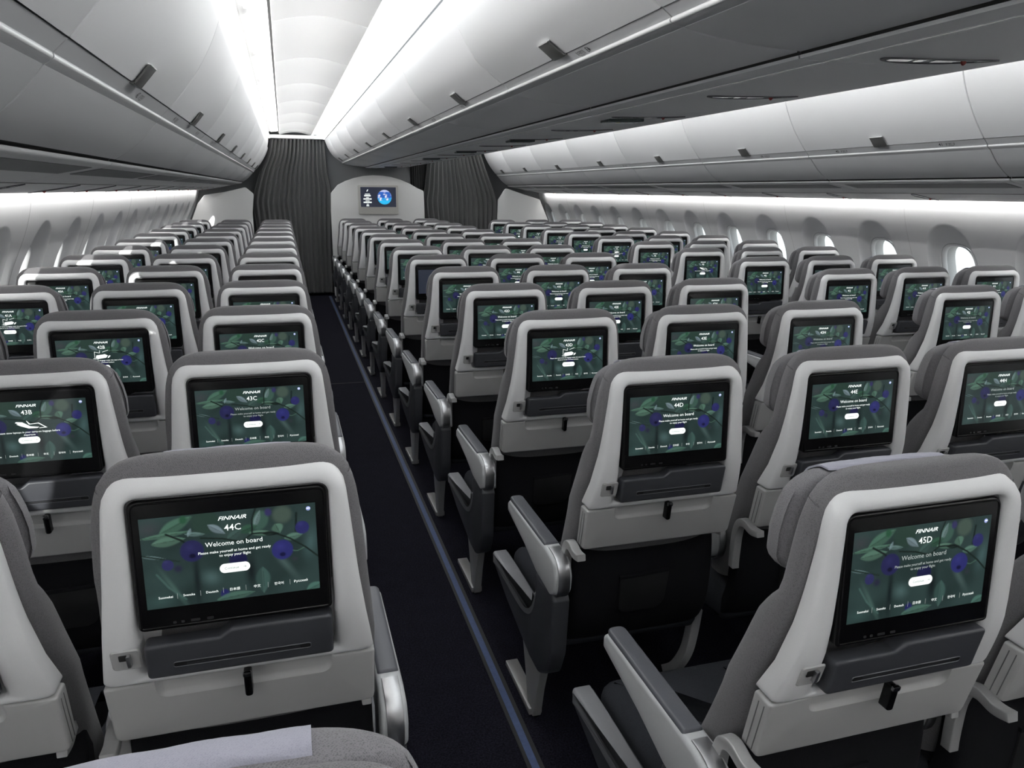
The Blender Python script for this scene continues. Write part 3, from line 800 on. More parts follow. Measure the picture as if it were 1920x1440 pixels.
# side walls, one lining panel cell per window
WALLP = [(1.66, 2.655), (1.60, 2.655), (1.52, 2.665), (1.432, 2.69), (1.36, 2.718), (1.3, 2.745), (1.2, 2.790), (1.1, 2.825), (1.0, 2.850), (.8, 2.880), (.6, 2.885), (.3, 2.85), (0, 2.72)]
WD = lambda z: sinterp(WALLP, z)
CELL = SPAN/2; WZ = 1.135
def wall_cell():
    n = 72; R = []
    def ray(t, hx, z0, z1):
        c, s = cos(t), sin(t); k = 1e9
        if abs(c) > 1e-6: k = min(k, hx/abs(c))
        if s > 1e-6: k = min(k, (z1-WZ)/s)
        if s < -1e-6: k = min(k, (z0-WZ)/s)
        return c*k, WZ+s*k
    T = [2*pi*i/n for i in range(n)]
    rect = [ray(t, CELL/2, .62, 1.66) for t in T]
    def sup(t, hx, hu, hd, p):
        c, s = cos(t), sin(t); h = hu if s > 0 else hd
        k = (abs(c/hx)**p+abs(s/h)**p)**(-1/p); return c*k, WZ+s*k
    scoop = [sup(t, .205, .298, .30, 2.15) for t in T]; win = [sup(t, .146, .178, .19, 2.8) for t in T]
    mix = lambda A, B, k: [(a[0]+(c[0]-a[0])*k, a[1]+(c[1]-a[1])*k) for a, c in zip(A, B)]
    R.append([(u, z, 0) for u, z in rect])
    for k in (.25, .5, .75, .95, 1.0): R.append([(u, z, 0) for u, z in mix(rect, scoop, k)])
    for k, d in ((.04, .005), (.10, .013), (.25, .030), (.5, .048), (.75, .059), (.93, .062)):
        R.append([(u, z, d) for u, z in mix(scoop, win, k)])
    R.append([(u, z, .061) for u, z in win]); R.append([(u, z, .070) for u, z in inset(win, .010)]); R.append([(u, z, .165) for u, z in inset(win, .014)])
    b = MB(); v, f = loft([[(WD(z)+d, u, z) for u, z, d in r] for r in R], cap0=False, cap1=False)
    lastn = n*(len(R)-3)
    b.add(v, f, 0)
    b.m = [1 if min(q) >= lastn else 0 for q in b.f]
    # lower wall down to the floor
    L = [(WD(z), z) for z in (.62, .5, .4, .3, .2, .1, 0)]
    v, f = sheet(L, -CELL/2, CELL/2); b.add(v, f, 0)
    fr = inset(win, .010)
    return b, fr
wb, frame = wall_cell()
wallmesh = wb.mesh('wall', [WALL, WINDOW_GREY], 50)
gb = MB(); fr2 = inset(frame, .004)
gb.add([(WD(z)+.158, u, z) for u, z in fr2], [tuple(range(len(fr2)))]); glassmesh = gb.mesh('window_pane', GLASS)
rb = MB(); R = [[(WD(z)+d, u, z) for u, z in inset(frame, i)] for i, d in ((-.004, .060), (.004, .054), (.010, .060), (.012, .085))]
v, f = loft(R, cap0=False, cap1=False); rb.add(v, f); framemesh = rb.mesh('window_frame', WALL, 50)
gb = MB(); gb.add([(WD(z)+.148, u, z) for u, z in fr2], [tuple(range(len(fr2)))]); sun_block_mesh = gb.mesh('window_shade', WALL)
wn = 0
for side, sx in (('left', -1), ('right', 1)):
    k = 0
    while True:
        yc = SEAM0-2*SPAN+CELL/2+k*CELL
        if yc > 12.2: break
        o = struct(f'wall_{side}', wallmesh, (CX, yc, 0)); o.scale = (sx, 1, 1)
        wn += 1
        w = struct(f'window_{wn}', framemesh, (CX, yc, 0)); w.scale = (sx, 1, 1)
        obj('window_pane', glassmesh, w)
        if side == 'left' and yc < -.3: obj('window_shade', sun_block_mesh, w)  # unseen closed shades, added to keep sun patches off the near seats
        k += 1
# joint strips between wall panels (every second window)
jm = MB(); L = [(WD(z)-.0015, z) for z in [1.66-.03*i for i in range(36)]]
v, f = sheet(L, -.004, .004); jm.add(v, f); jmesh = jm.mesh('wall_joint', CLEAR_SIGN)
tn = 6
for sx in (-1, 1):
    for k in range(1, 9):
        o = struct(f'trim_{tn}', jmesh, (CX, SEAM0+k*SPAN, 0)); o.scale = (sx, 1, 1); tn += 1

# hull above the bins, keeps daylight out
b = MB(); L = [(2.655, 1.66), (2.60, 2.0), (2.2, 2.45), (1.6, 2.62), (0, 2.66)]
L = [(CX-d, z) for d, z in L]+[(CX+d, z) for d, z in L[::-1][1:]]
v, f = sheet(L, Y0, Y1+.3); b.add(v, f); struct('ceiling', b.mesh('ceiling', CEIL))
# back wall behind the photographer
b = MB(); v, f = slab([(CX-3, 0), (CX+3, 0), (CX+3, 2.7), (CX-3, 2.7)], Y0-.05, Y0, 0, 0); b.add(v, f, 0, XZ); struct('wall_back', b.mesh('wall_back', BULK, smooth=False))
# front end wall
b = MB(); v, f = slab([(CX-3, 0), (CX+3, 0), (CX+3, 2.7), (CX-3, 2.7)], 12.42, 12.48, 0, 0); b.add(v, f, 0, XZ); struct('wall_front', b.mesh('wall_front', END_GREY, smooth=False))

# ceiling over each aisle: cove panel, lamp ledge, arched panels, cool light strip
def aisle_ceiling(sx):
    X = lambda d: CX+sx*d
    n0 = 40 if sx < 0 else 60
    L = [(X(1.640), 2.20), (X(1.622), 2.28), (X(1.612), 2.355), (X(1.612), 2.40), (X(1.60), 2.425)]
    b = MB(); v, f = sheet(L, Y0, Y1); b.add(v, f); struct(f'trim_{n0}', b.mesh('cove_panel', CEIL))
    L = [(X(1.60), 2.425), (X(1.475), 2.435), (X(1.470), 2.405)]
    b = MB(); v, f = sheet(L, Y0, Y1); b.add(v, f); struct(f'trim_{n0+1}', b.mesh('lamp_ledge', CEIL))
    b = MB(); v, f = sheet([(X(1.470), 2.40), (X(1.458), 2.40)], Y0, Y1); b.add(v, f); struct(f'trim_{n0+2}', b.mesh('ceiling_slot', SLOT))
    # panels
    ya = 4.06-1.245*6; k = 0
    while ya < Y1:
        yb = min(ya+1.245, Y1)-.006
        P = []
        for i in range(13):
            t = i/12; d = 1.455-(1.455-1.005)*t; P.append((X(d), 2.388+.040*sin(pi*t)))
        o = strip(P, .008); b = MB(); v, f = slab(o, max(ya, Y0), yb, .003, .003, 2); b.add(v, f, 0, lambda u, w, q: (u, q, w))
        s = struct('ceiling_panel', b.mesh('ceiling_panel', CEIL, 50))
        # lamp panels on the ledge, two to a ceiling panel
        k += 1; ya += 1.245
    b = MB(); v, f = sheet([(X(1.462), 2.440), (X(.99), 2.440)], Y0, Y1); b.add(v, f); struct(f'trim_{n0+3}', b.mesh('ceiling_backing', CLEAR_SIGN))
aisle_ceiling(-1); aisle_ceiling(1)

def lamp(name, line, ya, yb, m, label, group):
    o = strip(line, .006); b = MB(); v, f = slab(o, ya, yb, 0, 0); b.add(v, f, 0, lambda u, w, q: (u, q, w))
    l = obj(name, b.mesh(name, m)); tag(l, label, 'ceiling light', group); return l
lamps_left = []
ya = 4.06-1.245*4; k = 0
while ya < Y1-.1:
    for sx in (-1, 1):
        X = lambda d: CX+sx*d
        vis = ya > 2.6
        aisle = 'left' if sx < 0 else 'right'
        q = f'{ORD[max(1, min(14, int((Y1-ya)/1.245)+1))]} from the front wall'
        lamp('ceiling_lamp', [(X(1.575), 2.419), (X(1.49), 2.428)], ya+.09, min(ya+1.245, Y1)-.09, LAMP_WHITE,
             f'white rectangular lamp in the {aisle} aisle ceiling cove, {q}', 'white cove lamps')
        P = [(X(1.0), 2.392), (X(.955), 2.402), (X(.89), 2.395), (X(.835), 2.360), (X(.818), 2.340)]
        lamp('ceiling_light_panel', P, ya+.003, min(ya+1.245, Y1)-.003, LAMP_BLUE,
             f'cool white curved light strip, {aisle} aisle ceiling, {q}', 'cool light strips')
    ya += 1.245
COVE_W = 47
# LED profiles hidden on the bin tops and above the side walls
def led(name, line, m, label):
    o = strip(line, .004); b = MB(); v, f = slab(o, Y0+.1, Y1-.05, 0, 0); b.add(v, f, 0, lambda u, w, q: (u, q, w)); l = obj(name, b.mesh(name, m)); tag(l, label, 'light')
def cove_lamp(x, z, dx, dz, watts):
    l = bpy.data.lights.new('cove_lamp', 'AREA'); l.shape = 'RECTANGLE'; l.size = .02; l.size_y = Y1-Y0-.3; l.energy = watts; l.color = (1, .99, .975); l.spread = radians(135)
    o = bpy.data.objects.new('cove_lamp', l); COL.objects.link(o)
    n = Vector((dx, 0, dz)).normalized(); yv = Vector((0, 1, 0)); zv = -n; xv = yv.cross(zv)
    m = Matrix.Identity(4)
    for i in range(3): m[i][0] = xv[i]; m[i][1] = yv[i]; m[i][2] = zv[i]
    m[0][3] = x; m[1][3] = (Y0+Y1)/2; m[2][3] = z; o.matrix_world = m
for sx in (-1, 1):
    X = lambda d: CX+sx*d
    cove_lamp(X(1.590), 2.325, -sx, .26, COVE_W*.85); cove_lamp(X(.842), 2.338, sx, .34, COVE_W*1.0)
    sd = 'left' if sx < 0 else 'right'
    led('cove_light_rail', [(X(1.606), 2.330), (X(1.592), 2.338)], LED_COVE, f'thin LED line along the top of the {sd} outer bins')
    led('cove_light_rail', [(X(.822), 2.334), (X(.836), 2.340)], LED_COVE, f'thin LED line along the top of the centre bins, {sd} side')
    led('wall_wash_light_rail', [(X(2.585), 1.622), (X(2.61), 1.626)], LED_WALL, f'thin LED line washing the top of the {sd} window wall')

# ------------------------------------------------------------------ overhead bins
DOOR_O = [(1.636, 2.196), (1.641, 2.176), (1.672, 2.105), (1.715, 2.030), (1.765, 1.960), (1.8206, 1.894)]
BAND_O = [(1.8215, 1.890), (1.833, 1.8785), (1.8445, 1.8670), (1.8490, 1.8625), (1.8490, 1.8580), (1.8510, 1.8535), (1.8555, 1.8495), (1.868, 1.841)]
LOW_O = [(1.868, 1.842), (1.89, 1.815), (1.925, 1.778), (1.965, 1.745), (2.010, 1.716)]
SERV_O = [(2.022, 1.704), (2.036, 1.692), (2.10, 1.680), (2.20, 1.660), (2.33, 1.633), (2.45, 1.611), (2.575, 1.592), (2.585, 1.597)]
DOOR_C = [(.812, 2.327), (.800, 2.300), (.768, 2.214), (.713, 2.123), (.655, 2.070), (.601, 2.031)]
BAND_C = [(.5995, 2.027), (.588, 2.0185), (.576, 2.0100), (.5725, 2.0070), (.5715, 2.0020), (.5685, 1.9975), (.5620, 1.9945), (.545, 1.991)]
LOW_C = [(.545, 1.991), (.50, 1.981), (.42, 1.970), (.33, 1.962), (.232, 1.957)]
SV2 = [(.152, 1.940), (.0, 1.941), (-.15, 1.946), (-.30, 1.955), (-.45, 1.972), (-.545, 1.991)]

def swept(line, th, ya, yb, X, m, name, parent, bev=.004, n=5):
    L = smooth_line(line, n); o = strip(L, th)
    b = MB(); v, f = slab(o, ya, yb, bev, bev, 2); b.add(v, f, 0, lambda u, w, q: (X(u), q, w))
    return obj(name, b.mesh(name, m, 45), parent)

_lat = {}
def latch(parent, X, p, nrm, yc, key):
    """flap handle that stands off the door's lower edge"""
    if key not in _lat:
        t = Vector((-nrm[1], nrm[0])) if False else Vector((nrm[1], -nrm[0]))
        b = MB()
        P = Vector(p); N = Vector(nrm)
        if t.y < 0: t = -t
        a = P+N*.016-t*.004; c = P+N*.020+t*.060
        o = strip([tuple(a), tuple(a.lerp(c, .5)), tuple(c)], .007)
        v, f = slab(rpoly(o, .002, 2), -.050, .050, .004, .004, 2); b.add(v, f, 0, lambda u, w, q: (u, q, w))
        # folded foot to the bin
        o = strip([tuple(a), tuple(P-N*.004-t*.012)], .006); v, f = slab(o, -.050, .050, .003, .003, 2); b.add(v, f, 0, lambda u, w, q: (u, q, w))
        e = c+t*.002; o = strip([tuple(c-t*.001+N*.001), tuple(e)], .009); v, f = slab(o, -.048, .048, .001, .001, 1); b.add(v, f, 1, lambda u, w, q: (u, q, w))
        _lat[key] = b.mesh('latch', [LATCH, LATCH_EDGE], 40)
    o = obj('latch', _lat[key], parent, (0, yc, 0))
    return o
def placard(parent, body, seats, X, p, q, yc, flip):
    """row number and small seat plan printed on the rail under the door; p upper, q lower edge of the band"""
    P = Vector(p); Q = Vector(q); t = (P-Q); h = t.length; t.normalize(); n = Vector((t.y, -t.x))
    if n.y > 0: n = -n
    b = MB(); s = .020/.72
    def put(vv, ff, du, dv, sc, m=0):
        def mp(a, c, _):
            along = (du+a*sc)*(1 if flip else -1); k = Q+t*(h*.5+dv+c*sc)+n*.0034
            return (X(k.x), yc-along, k.y)
        b.add(vv, ff, m, mp)
    vv, ff = text_geo(body, .1, .01); put(vv, ff, -.030, -.008, s)
    vv, ff = text_geo(seats, 0, .004); put(vv, ff, .030, -.004, .5*s)
    def line(a0, c0, a1, c1, w=.0012):
        q4 = strip([(a0, c0), (a1, c1)], w); put([(x, y, 0) for x, y in q4], [(0, 1, 2, 3)], 0, 0, 1)
    for a0, c0, a1, c1 in ((.012, -.008, .048, -.008), (.012, .007, .048, .007), (.012, -.008, .012, .007), (.048, -.008, .048, .007), (.014, -.0115, .046, -.0115)): line(a0, c0, a1, c1)
    line(.003, -.008, .008, .009, .003); line(.053, -.006, .057, .009, .003)
    o = obj('row_placard', b.mesh('row_placard', INK, smooth=False), parent); return o

LENS = mat('reading_light_lens', (.80, .80, .80), .12, metal=.85)
def psu(parent, lat0, lat1, yc, X, zf):
    """reading light and nozzle island: a teardrop with lens, trim ring and red tab"""
    n = 28; O = []
    for i in range(n):
        t = 2*pi*i/n; a = cos(t); wv = .040*(1-.45*(a+1)/2)
        O.append((lat0+(lat1-lat0)*(a+1)/2, sin(t)*wv+.012*sin(pi*(a+1)/2)))
    b = MB()
    def ring(poly, dz): return [(X(u), yc+w, zf(u)-dz) for u, w in poly]
    R = [ring(O, -.002), ring(inset(O, .001), .004), ring(inset(O, .005), .004), ring(inset(O, .008), -.0005)]
    v, f = loft(R, cap0=False, cap1=True); b.add(v, f, 0)
    L = lat1-lat0
    for k0, k1, m in ((.05, .24, 1), (.28, .36, 1), (.42, .62, 1), (.80, .93, 1)):
        q = [(lat0+L*k0, -.012), (lat0+L*k1, -.018+.02*k0), (lat0+L*(k1+.02), .020), (lat0+L*(k0+.03), .022)]
        v, f = loft([ring(q, .0012), ring(inset(q, .002), .0030)], cap0=False, cap1=True); b.add(v, f, m)
    o = obj('reading_light_panel', b.mesh('reading_light_panel', [SLATE, LENS], 40), parent)
    b = MB(); u = lat0+L*.70; v, f = slab(rpoly([(-.007, 0), (.007, 0), (.007, -.009), (0, -.015), (-.007, -.009)], .003, 2), -.003, .003, .001, .001, 1)
    b.add(v, f, 0, lambda a, c, d: (X(u)+a, yc+d+.005, zf(u)+c+.002)); obj('red_tab', b.mesh('red_tab', RED, 40), o)
    made = [o]
    return made
def belt_sign(parent, lat0, yc, X, zf):
    def ring(poly, dz): return [(X(u), yc+w, zf(u)-dz) for u, w in poly]
    b = MB(); q = rrect(lat0+.03, lat0+.20, .085, .195, .004, 3)
    v, f = loft([ring(q, -.002), ring(q, .010), ring(inset(q, .003), .012)], cap0=False, cap1=True); b.add(v, f, 0)
    for i, (w, m) in enumerate(((.022, 1), (.016, 2), (.012, 3), (.020, 2))):
        s0 = lat0+.085+sum((.024, .020, .014, 0)[:i]); q = [(s0, .132), (s0+w, .132), (s0+w, .148), (s0, .148)]
        v, f = loft([ring(q, .0125)], cap0=False, cap1=True); b.add(v, f, m)
    return obj('seat_belt_sign', b.mesh('seat_belt_sign', [SIGN_GREEN, YEL, CLEAR_SIGN, RED], 40), parent)
YEL = mat('sign_yellow', (.45, .40, .05), .5)

ZSERV = lambda d: interp(SERV_O, d)
row_y = lambda r, c: Y44[c]+(44-r)*PITCH_Y-.22
NB = 9
for k in range(NB):
    ya, yb = SEAM0+k*SPAN+.003, SEAM0+(k+1)*SPAN-.003
    if k == NB-1: yb = 12.13
    yc = (ya+yb)/2; fr_n = NB-k
    pos = 'nearest to the front curtain' if fr_n == 1 else f'{ORD[fr_n]} from the front curtain'
    for side, sx, cols in (('left', -1, 'CBA'), ('right', 1, 'JKL')):
        X = (lambda s: (lambda d: CX+s*d))(sx)
        r = empty('overhead_bin', (0, 0, 0))
        tag(r, f'white overhead bin above the {side} window seats, {pos}', 'overhead bin', f'overhead bins above the {side} windows')
        r.location = (CX+sx*2.0, yc, 1.59)
        off = Vector((-(CX+sx*2.0), -yc, -1.59))
        def sub(o): o.location = Vector(o.location)+off
        d = swept(DOOR_O, .014, ya, yb, X, BIN, 'door', r); sub(d)
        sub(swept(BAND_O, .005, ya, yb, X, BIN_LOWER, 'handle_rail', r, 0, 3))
        ec = (1.8525, 1.8565); sub(swept([(ec[0]+.0055*cos(a), ec[1]+.0055*sin(a)) for a in [radians(100+18*i) for i in range(9)]], .002, ya, yb, X, EDGE, 'edge_trim', r, 0, 1))  # thin white strip laid along the edge as a painted highlight
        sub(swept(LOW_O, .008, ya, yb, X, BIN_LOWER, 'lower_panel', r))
        # dark shadow gap and box behind
        b = MB(); v, f = sheet([(X(2.012), 1.722), (X(2.03), 1.712), (X(2.03), 1.70)], ya, yb); b.add(v, f); g = obj('gap', b.mesh('gap', SLOT), r); sub(g)
        b = MB(); L = [(1.64, 2.20), (1.66, 2.22), (2.5, 2.05), (2.56, 1.68), (2.56, 1.602), (2.03, 1.712), (1.86, 1.86), (1.80, 1.93)]
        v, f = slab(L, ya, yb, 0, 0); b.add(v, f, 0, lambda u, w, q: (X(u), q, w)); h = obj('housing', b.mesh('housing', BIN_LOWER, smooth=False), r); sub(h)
        s = swept(SERV_O, .006, ya, yb, X, SERVICE, 'service_panel', r); sub(s)
        gl = [(2.065, ZSERV(2.065)-.004), (2.17, ZSERV(2.17)-.004)]
        b = MB(); v, f = slab(strip(gl, .003), ya+.05, yb-.10, 0, 0); b.add(v, f, 0, lambda u, w, q: (X(u), q, w)); obj('vent_grille', b.mesh('vent_grille', GRILLE, smooth=False), s)
        b = MB(); v, f = slab(strip([(2.325, ZSERV(2.325)-.0035), (2.333, ZSERV(2.333)-.0035)], .003), ya, yb, 0, 0); b.add(v, f, 0, lambda u, w, q: (X(u), q, w)); obj('panel_joint', b.mesh('panel_joint', LATCH, smooth=False), s)
        la = latch(d, X, (1.8206, 1.898), (-.80, -.60), 0, 'outer'); la.location = (CX, yc, 0); la.scale = (sx, 1, 1)
        for rw in range(46, 30, -1):
            yr = row_y(rw, cols[0])
            if ya+.1 < yr < yb-.1 and rw >= 36: sub(placard(r, str(rw), cols, X, (1.8225, 1.889), (1.848, 1.8635), yr, sx > 0))
        for j in range(14):
            yp = 1.62+.8*j-.02
            if ya+.06 < yp < yb-.06:
                for o in psu(r, 2.34, 2.56, yp, X, lambda d: ZSERV(d)-.003): sub(o)
    # centre bins: one body with a door to each aisle
    r = empty('centre_overhead_bin', (CX, yc, 1.95)); off = Vector((-CX, -yc, -1.95))
    tag(r, f'white double-sided overhead bin above the middle seats, {pos}', 'overhead bin', 'overhead bins above the middle seats')
    def sub(o): o.location = Vector(o.location)+off
    for sx in (-1, 1):
        X = (lambda s: (lambda d: CX+s*d))(sx)
        d = swept(DOOR_C, .014, ya, yb, X, BIN, 'door', r); sub(d)
        sub(swept(BAND_C, .005, ya, yb, X, BIN_LOWER, 'handle_rail', r, 0, 3))
        ec = (.5745, 2.0015); sub(swept([(ec[0]+.0055*cos(a), ec[1]+.0055*sin(a)) for a in [radians(-85+18*i) for i in range(9)]] if True else [], .002, ya, yb, X, EDGE, 'edge_trim', r, 0, 1))
        if sx < 0: sub(swept(LOW_C, .008, ya, yb, X, BIN_UNDER, 'lower_panel', r))
        la = latch(d, X, (.601, 2.035), (-.72, -.69) if False else (.64, -.77), 0, 'centre'); la.location = (CX, yc, 0); la.scale = (sx, 1, 1)
        for rw in range(46, 30, -1):
            yr = row_y(rw, 'D')
            if ya+.1 < yr < yb-.1 and rw >= 36 and sx < 0: sub(placard(r, str(rw), 'DEH', X, (.5985, 2.026), (.5735, 2.0080), yr, False))
    X = lambda d: CX-d
    b = MB(); v, f = sheet([(X(.240), 1.975), (X(.2275), 1.975), (X(.2275), 1.944)], ya, yb); b.add(v, f); sub(obj('gap', b.mesh('gap', SLOT), r))
    L = [(.812, 2.33), (.60, 2.045), (.55, 2.0), (.24, 1.975), (-.50, 1.985), (-.55, 2.0), (-.60, 2.045), (-.812, 2.33)]
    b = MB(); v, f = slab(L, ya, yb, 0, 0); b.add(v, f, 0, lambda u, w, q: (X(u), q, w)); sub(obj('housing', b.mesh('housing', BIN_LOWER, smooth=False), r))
    SV = [(.2285, 1.9465), (.2265, 1.9425), (.222, 1.940), (.156, 1.939)]
    sub(swept(SV, .005, ya, yb, X, BIN_UNDER, 'service_panel', r, 0, 3))
    s = swept(SV2, .006, ya, yb, X, BIN_UNDER, 'service_panel', r); sub(s)
    b = MB(); v, f = slab(strip([(.157, 1.9358), (.150, 1.9362)], .003), ya, yb, 0, 0); b.add(v, f, 0, lambda u, w, q: (X(u), q, w)); obj('panel_joint', b.mesh('panel_joint', CLEAR_SIGN, smooth=False), s)
    for j in range(14):
        yp = 1.62+.8*j
        zc = lambda u: interp(SV2, -u)-.003
        if ya+.045 < yp < yb-.045:
            for o in psu(r, -.06, .30, yp, lambda d: CX+d, zc): sub(o)
        if j % 2 == 0 and ya < yp+.08 and yp+.2 < yb: sub(belt_sign(r, -.06, yp, lambda d: CX+d, zc))

# ------------------------------------------------------------------ front end: bulkheads, curtains, monitor
BY = 12.05
def bulkhead(pts, r, label):
    b = MB(); v, f = slab(rpoly(pts, r, 6), BY, BY+.035, .008, .008, 3); b.add(v, f, 0, XZ)
    o = obj('bulkhead', b.mesh('bulkhead', BULK, 50)); tag(o, label, 'bulkhead'); return o
arch = [(.675, 0), (2.10, 0), (2.105, 1.30), (2.095, 1.607)]+[(.69+(2.095-.69)*t, 1.607-.04*t+.245*(1-(2*t-1)**2)**.85) for t in (.93, .85, .75, .65, .55, .45, .35, .25, .15, .07)]+[(.685, 1.563), (.672, 1.30)]
bulkhead(arch, .03, 'white arched bulkhead with a monitor behind the middle seats')
bulkhead([(-1.24, 0), (-.46, 0), (-.455, 1.27), (-.42, 1.54), (-.53, 1.635), (-.82, 1.565), (-1.10, 1.52), (-1.20, 1.40), (-1.30, 1.16), (-1.36, .95), (-1.38, .5)], [.0, .0, .05, .05, .05, .1, .05, .1, .05, .05, .05], 'white bulkhead panel in front of the left window seats')
bulkhead([(3.30, 0), (4.14, 0), (4.26, .5), (4.22, .95), (4.14, 1.19), (4.00, 1.49), (3.74, 1.565), (3.42, 1.665), (3.30, 1.48), (3.285, 1.1)], [0, 0, .05, .05, .05, .05, .1, .05, .05, .05], 'white bulkhead panel with wavy top in front of the right window seats')

MY = BY
mon = empty('mounted_monitor', (1.39, MY, 1.47)); tag(mon, 'bulkhead monitor showing a blue globe, in a pale frame on the arched bulkhead', 'monitor')
def mon_part(name, parent, poly, w0, w1, m, bv=.004):
    b = MB(); v, f = slab(poly, w0, w1, bv, 0, 3); b.add(v, f, 0, lambda u, w, d: (u-1.39, d, w-1.47)); return obj(name, b.mesh(name, m, 40), parent)
bz = mon_part('monitor_frame', mon, rrect(1.085, 1.695, 1.253, 1.683, .018, 4), -.035, -.001, mat('monitor_frame', (.60, .59, .555), .5))
sc = mon_part('display', mon, rrect(1.122, 1.657, 1.362, 1.655, .003, 2), -.0375, -.034, emit('monitor_night', (.012, .015, .03), 1.0), 0)
def glob():
    n = 26; v = []; c = []
    cu, cw, R = 1.482, 1.508, .110
    for j in range(n+1):
        for i in range(48):
            a = 2*pi*i/48; q = R*j/n; v.append((cu+q*cos(a)-1.39, -.0385, cw+q*sin(a)-1.47))
            x, y = q*cos(a)/R, q*sin(a)/R
            w = sin(x*7+y*3)+.6*sin(x*13-y*9)+.4*sin(y*21+x*4)
            base = [.02, .28, .62] if y < -.1 else [.02, .10, .42]
            land = max(0, min(1, w*.8-.1))*(1 if -.75 < y < .4 and x < .55 else .25)
            col = [base[k]+([.75, .72, .78][k]-base[k])*land for k in range(3)]
            if y < -.45: col = [.02, .42, .75]
            if y > .72: col = [.45, .5, .75]
            e = max(0, (j/n-.93)/.07); c.append([k*(1-.5*e) for k in col])
    f = [(j*48+i, j*48+(i+1) % 48, (j+1)*48+(i+1) % 48, (j+1)*48+i) for j in range(n) for i in range(48)]
    me = bpy.data.meshes.new('globe_picture'); me.from_pydata(v, [], f); me.materials.append(screen_mat('globe_emission', 1.0))
    a = me.color_attributes.new('picture', 'FLOAT_COLOR', 'POINT'); a.data.foreach_set('color', [k for q in c for k in (*q, 1)]); me.update(); return me
obj('globe_picture', glob(), sc)
b = MB()
def mon_rows(rows):
    for w, h, z in rows:
        m = 7; 
        for i in range(m):
            x0 = 1.225-w/2+w*i/m; b.add([(x0-1.39, -.0385, z-1.47), (x0+w/m*.82-1.39, -.0385, z-1.47), (x0+w/m*.82-1.39, -.0385, z+h-1.47), (x0-1.39, -.0385, z+h-1.47)], [(0, 1, 2, 3)])
mon_rows([(.075, .010, 1.548), (.10, .022, 1.518), (.04, .010, 1.495), (.125, .020, 1.470), (.06, .010, 1.447), (.125, .020, 1.420), (.03, .010, 1.398), (.04, .018, 1.372)])
pl = ellipse(1.225, 1.605, .008, .018, 12); b.add([(u-1.39+(w-1.605)*.5, -.0385, w-1.47) for u, w in pl], [tuple(range(12))])
obj('display_lettering', b.mesh('display_lettering', TEXT_WHITE, smooth=False), sc)

def curtain(rows, y, pleats, m, label, amp=.030):
    """rows: (z, x_left, x_right) from top to floor; soft pleats run down the cloth"""
    n = pleats*12; v = []; rnd = random.Random(len(label)); ph = [rnd.uniform(-.5, .5) for _ in range(pleats+2)]
    zs = []
    for (za, a0, a1), (zb, c0, c1) in zip(rows, rows[1:]):
        for j in range(6):
            z = za+(zb-za)*j/6; zs.append((z, sinterp([(q[0], q[1]) for q in rows], z), sinterp([(q[0], q[2]) for q in rows], z)))
    zs.append(rows[-1])
    for side in (0, .004):
        for z, x0, x1 in zs:
            for i in range(n+1):
                u = i/n; p = u*pleats; k = int(min(p, pleats-1)); w = sin(2*pi*p+.25*sin(z*.9))
                a = amp*(.85+.15*sin(p*1.1+z*.5)); v.append((x0+(x1-x0)*u, y+a*w+.22*a*sin(4*pi*p+.8)+side, z))
    H = len(zs); W = n+1; f = []
    for s in (0, 1):
        o = s*H*W
        for j in range(H-1):
            for i in range(n): f.append((o+j*W+i, o+j*W+i+1, o+(j+1)*W+i+1, o+(j+1)*W+i))
    for j in range(H-1):
        for i in (0, n): f.append((j*W+i, (j+1)*W+i, H*W+(j+1)*W+i, H*W+j*W+i))
    for i in range(n):
        for j in (0, H-1): f.append((j*W+i, j*W+i+1, H*W+j*W+i+1, H*W+j*W+i))
    b = MB(); b.add(v, f); o = obj('curtain', b.mesh('curtain', m, 80)); tag(o, label, 'curtain'); return o
curtain([(2.33, -.145, .635), (2.10, -.20, .645), (1.85, -.32, .66), (1.62, -.40, .70), (1.43, -.445, .695), (1.30, -.44, .69), (.8, -.40, .665), (.055, -.37, .655)], BY+.12, 15, CURTAIN, 'dark grey pleated curtain closing the front of the left aisle')
curtain([(2.34, 2.21, 3.02), (2.15, 2.20, 3.06), (1.85, 2.16, 3.17), (1.62, 2.13, 3.26), (1.45, 2.10, 3.31), (1.2, 2.12, 3.31), (.8, 2.16, 3.29), (.055, 2.2, 3.25)], BY+.12, 15, CURTAIN, 'dark grey pleated curtain closing the front of the right aisle')
curtain([(2.34, 1.93, 2.25), (1.9, 1.93, 2.24), (1.2, 1.95, 2.22), (.055, 1.97, 2.2)], BY+.24, 9, CURTAIN_DARK, 'narrow darker curtain behind the arched bulkhead, beside the right aisle curtain', .016)
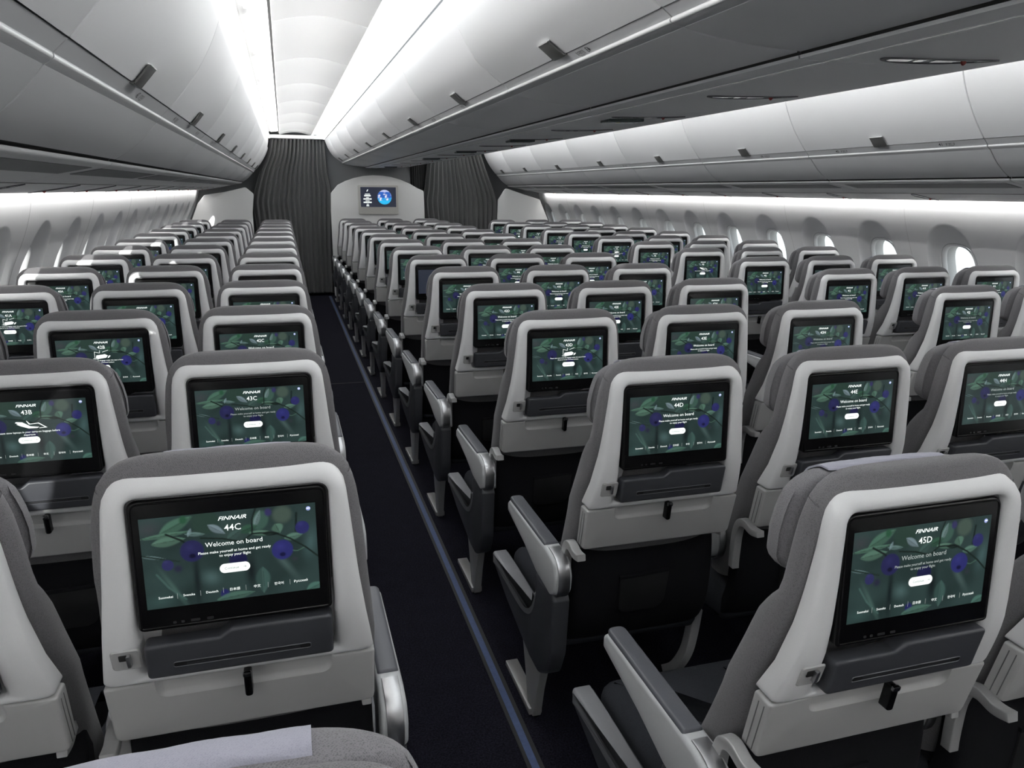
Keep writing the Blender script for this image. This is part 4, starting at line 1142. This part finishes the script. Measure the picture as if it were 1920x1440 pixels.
b = MB(); v, f = slab([(.60, 1.2), (1.93, 1.2), (1.93, 2.35), (.60, 2.35)], BY+.26, BY+.29, 0, 0); b.add(v, f, 0, XZ); struct('trim_90', b.mesh('trim_90', mat('grey_divider', (.22, .225, .235), .6), smooth=False))
for i, (x0, x1) in enumerate(((-.17, .65), (2.24, 3.06))):
    b = MB(); v, f = slab(rrect(x0, x1, 2.335, 2.385, .005, 2), BY+.05, BY+.19, .004, .004, 2); b.add(v, f, 0, XZ); struct(f'trim_{91+i}', b.mesh('curtain_rail', CEIL, 40))

# ------------------------------------------------------------------ light
W = bpy.data.worlds.new('daylight'); S.world = W; W.use_nodes = True
nt = W.node_tree; bg = nt.nodes['Background']
tc = nt.nodes.new('ShaderNodeTexCoord'); sp = nt.nodes.new('ShaderNodeSeparateXYZ'); nt.links.new(tc.outputs['Generated'], sp.inputs[0])
cr = nt.nodes.new('ShaderNodeValToRGB'); e = cr.color_ramp.elements
e[0].position = .40; e[0].color = (.55, .56, .54, 1); e[1].position = .54; e[1].color = (.86, .93, 1, 1)
mr = nt.nodes.new('ShaderNodeMapRange'); mr.inputs['From Min'].default_value = -1; mr.inputs['From Max'].default_value = 1
nt.links.new(sp.outputs['Z'], mr.inputs['Value']); nt.links.new(mr.outputs['Result'], cr.inputs['Fac']); nt.links.new(cr.outputs['Color'], bg.inputs['Color'])
bg.inputs['Strength'].default_value = 1.6
sl = bpy.data.lights.new('sun', 'SUN'); sl.energy = 5; sl.angle = radians(.53); sl.color = (1, .98, .95)
sun = bpy.data.objects.new('sun', sl); COL.objects.link(sun)
sun.rotation_euler = Vector((1, 1.43, -.14)).to_track_quat('-Z', 'Y').to_euler()

S.view_settings.view_transform = 'Standard'; S.view_settings.look = 'None'; S.view_settings.gamma = 1; S.view_settings.use_curve_mapping = False
S.view_settings.exposure = .30

cy = S.cycles
cy.max_bounces = 7; cy.diffuse_bounces = 4; cy.glossy_bounces = 3; cy.transparent_max_bounces = 10; cy.caustics_reflective = False; cy.caustics_refractive = False
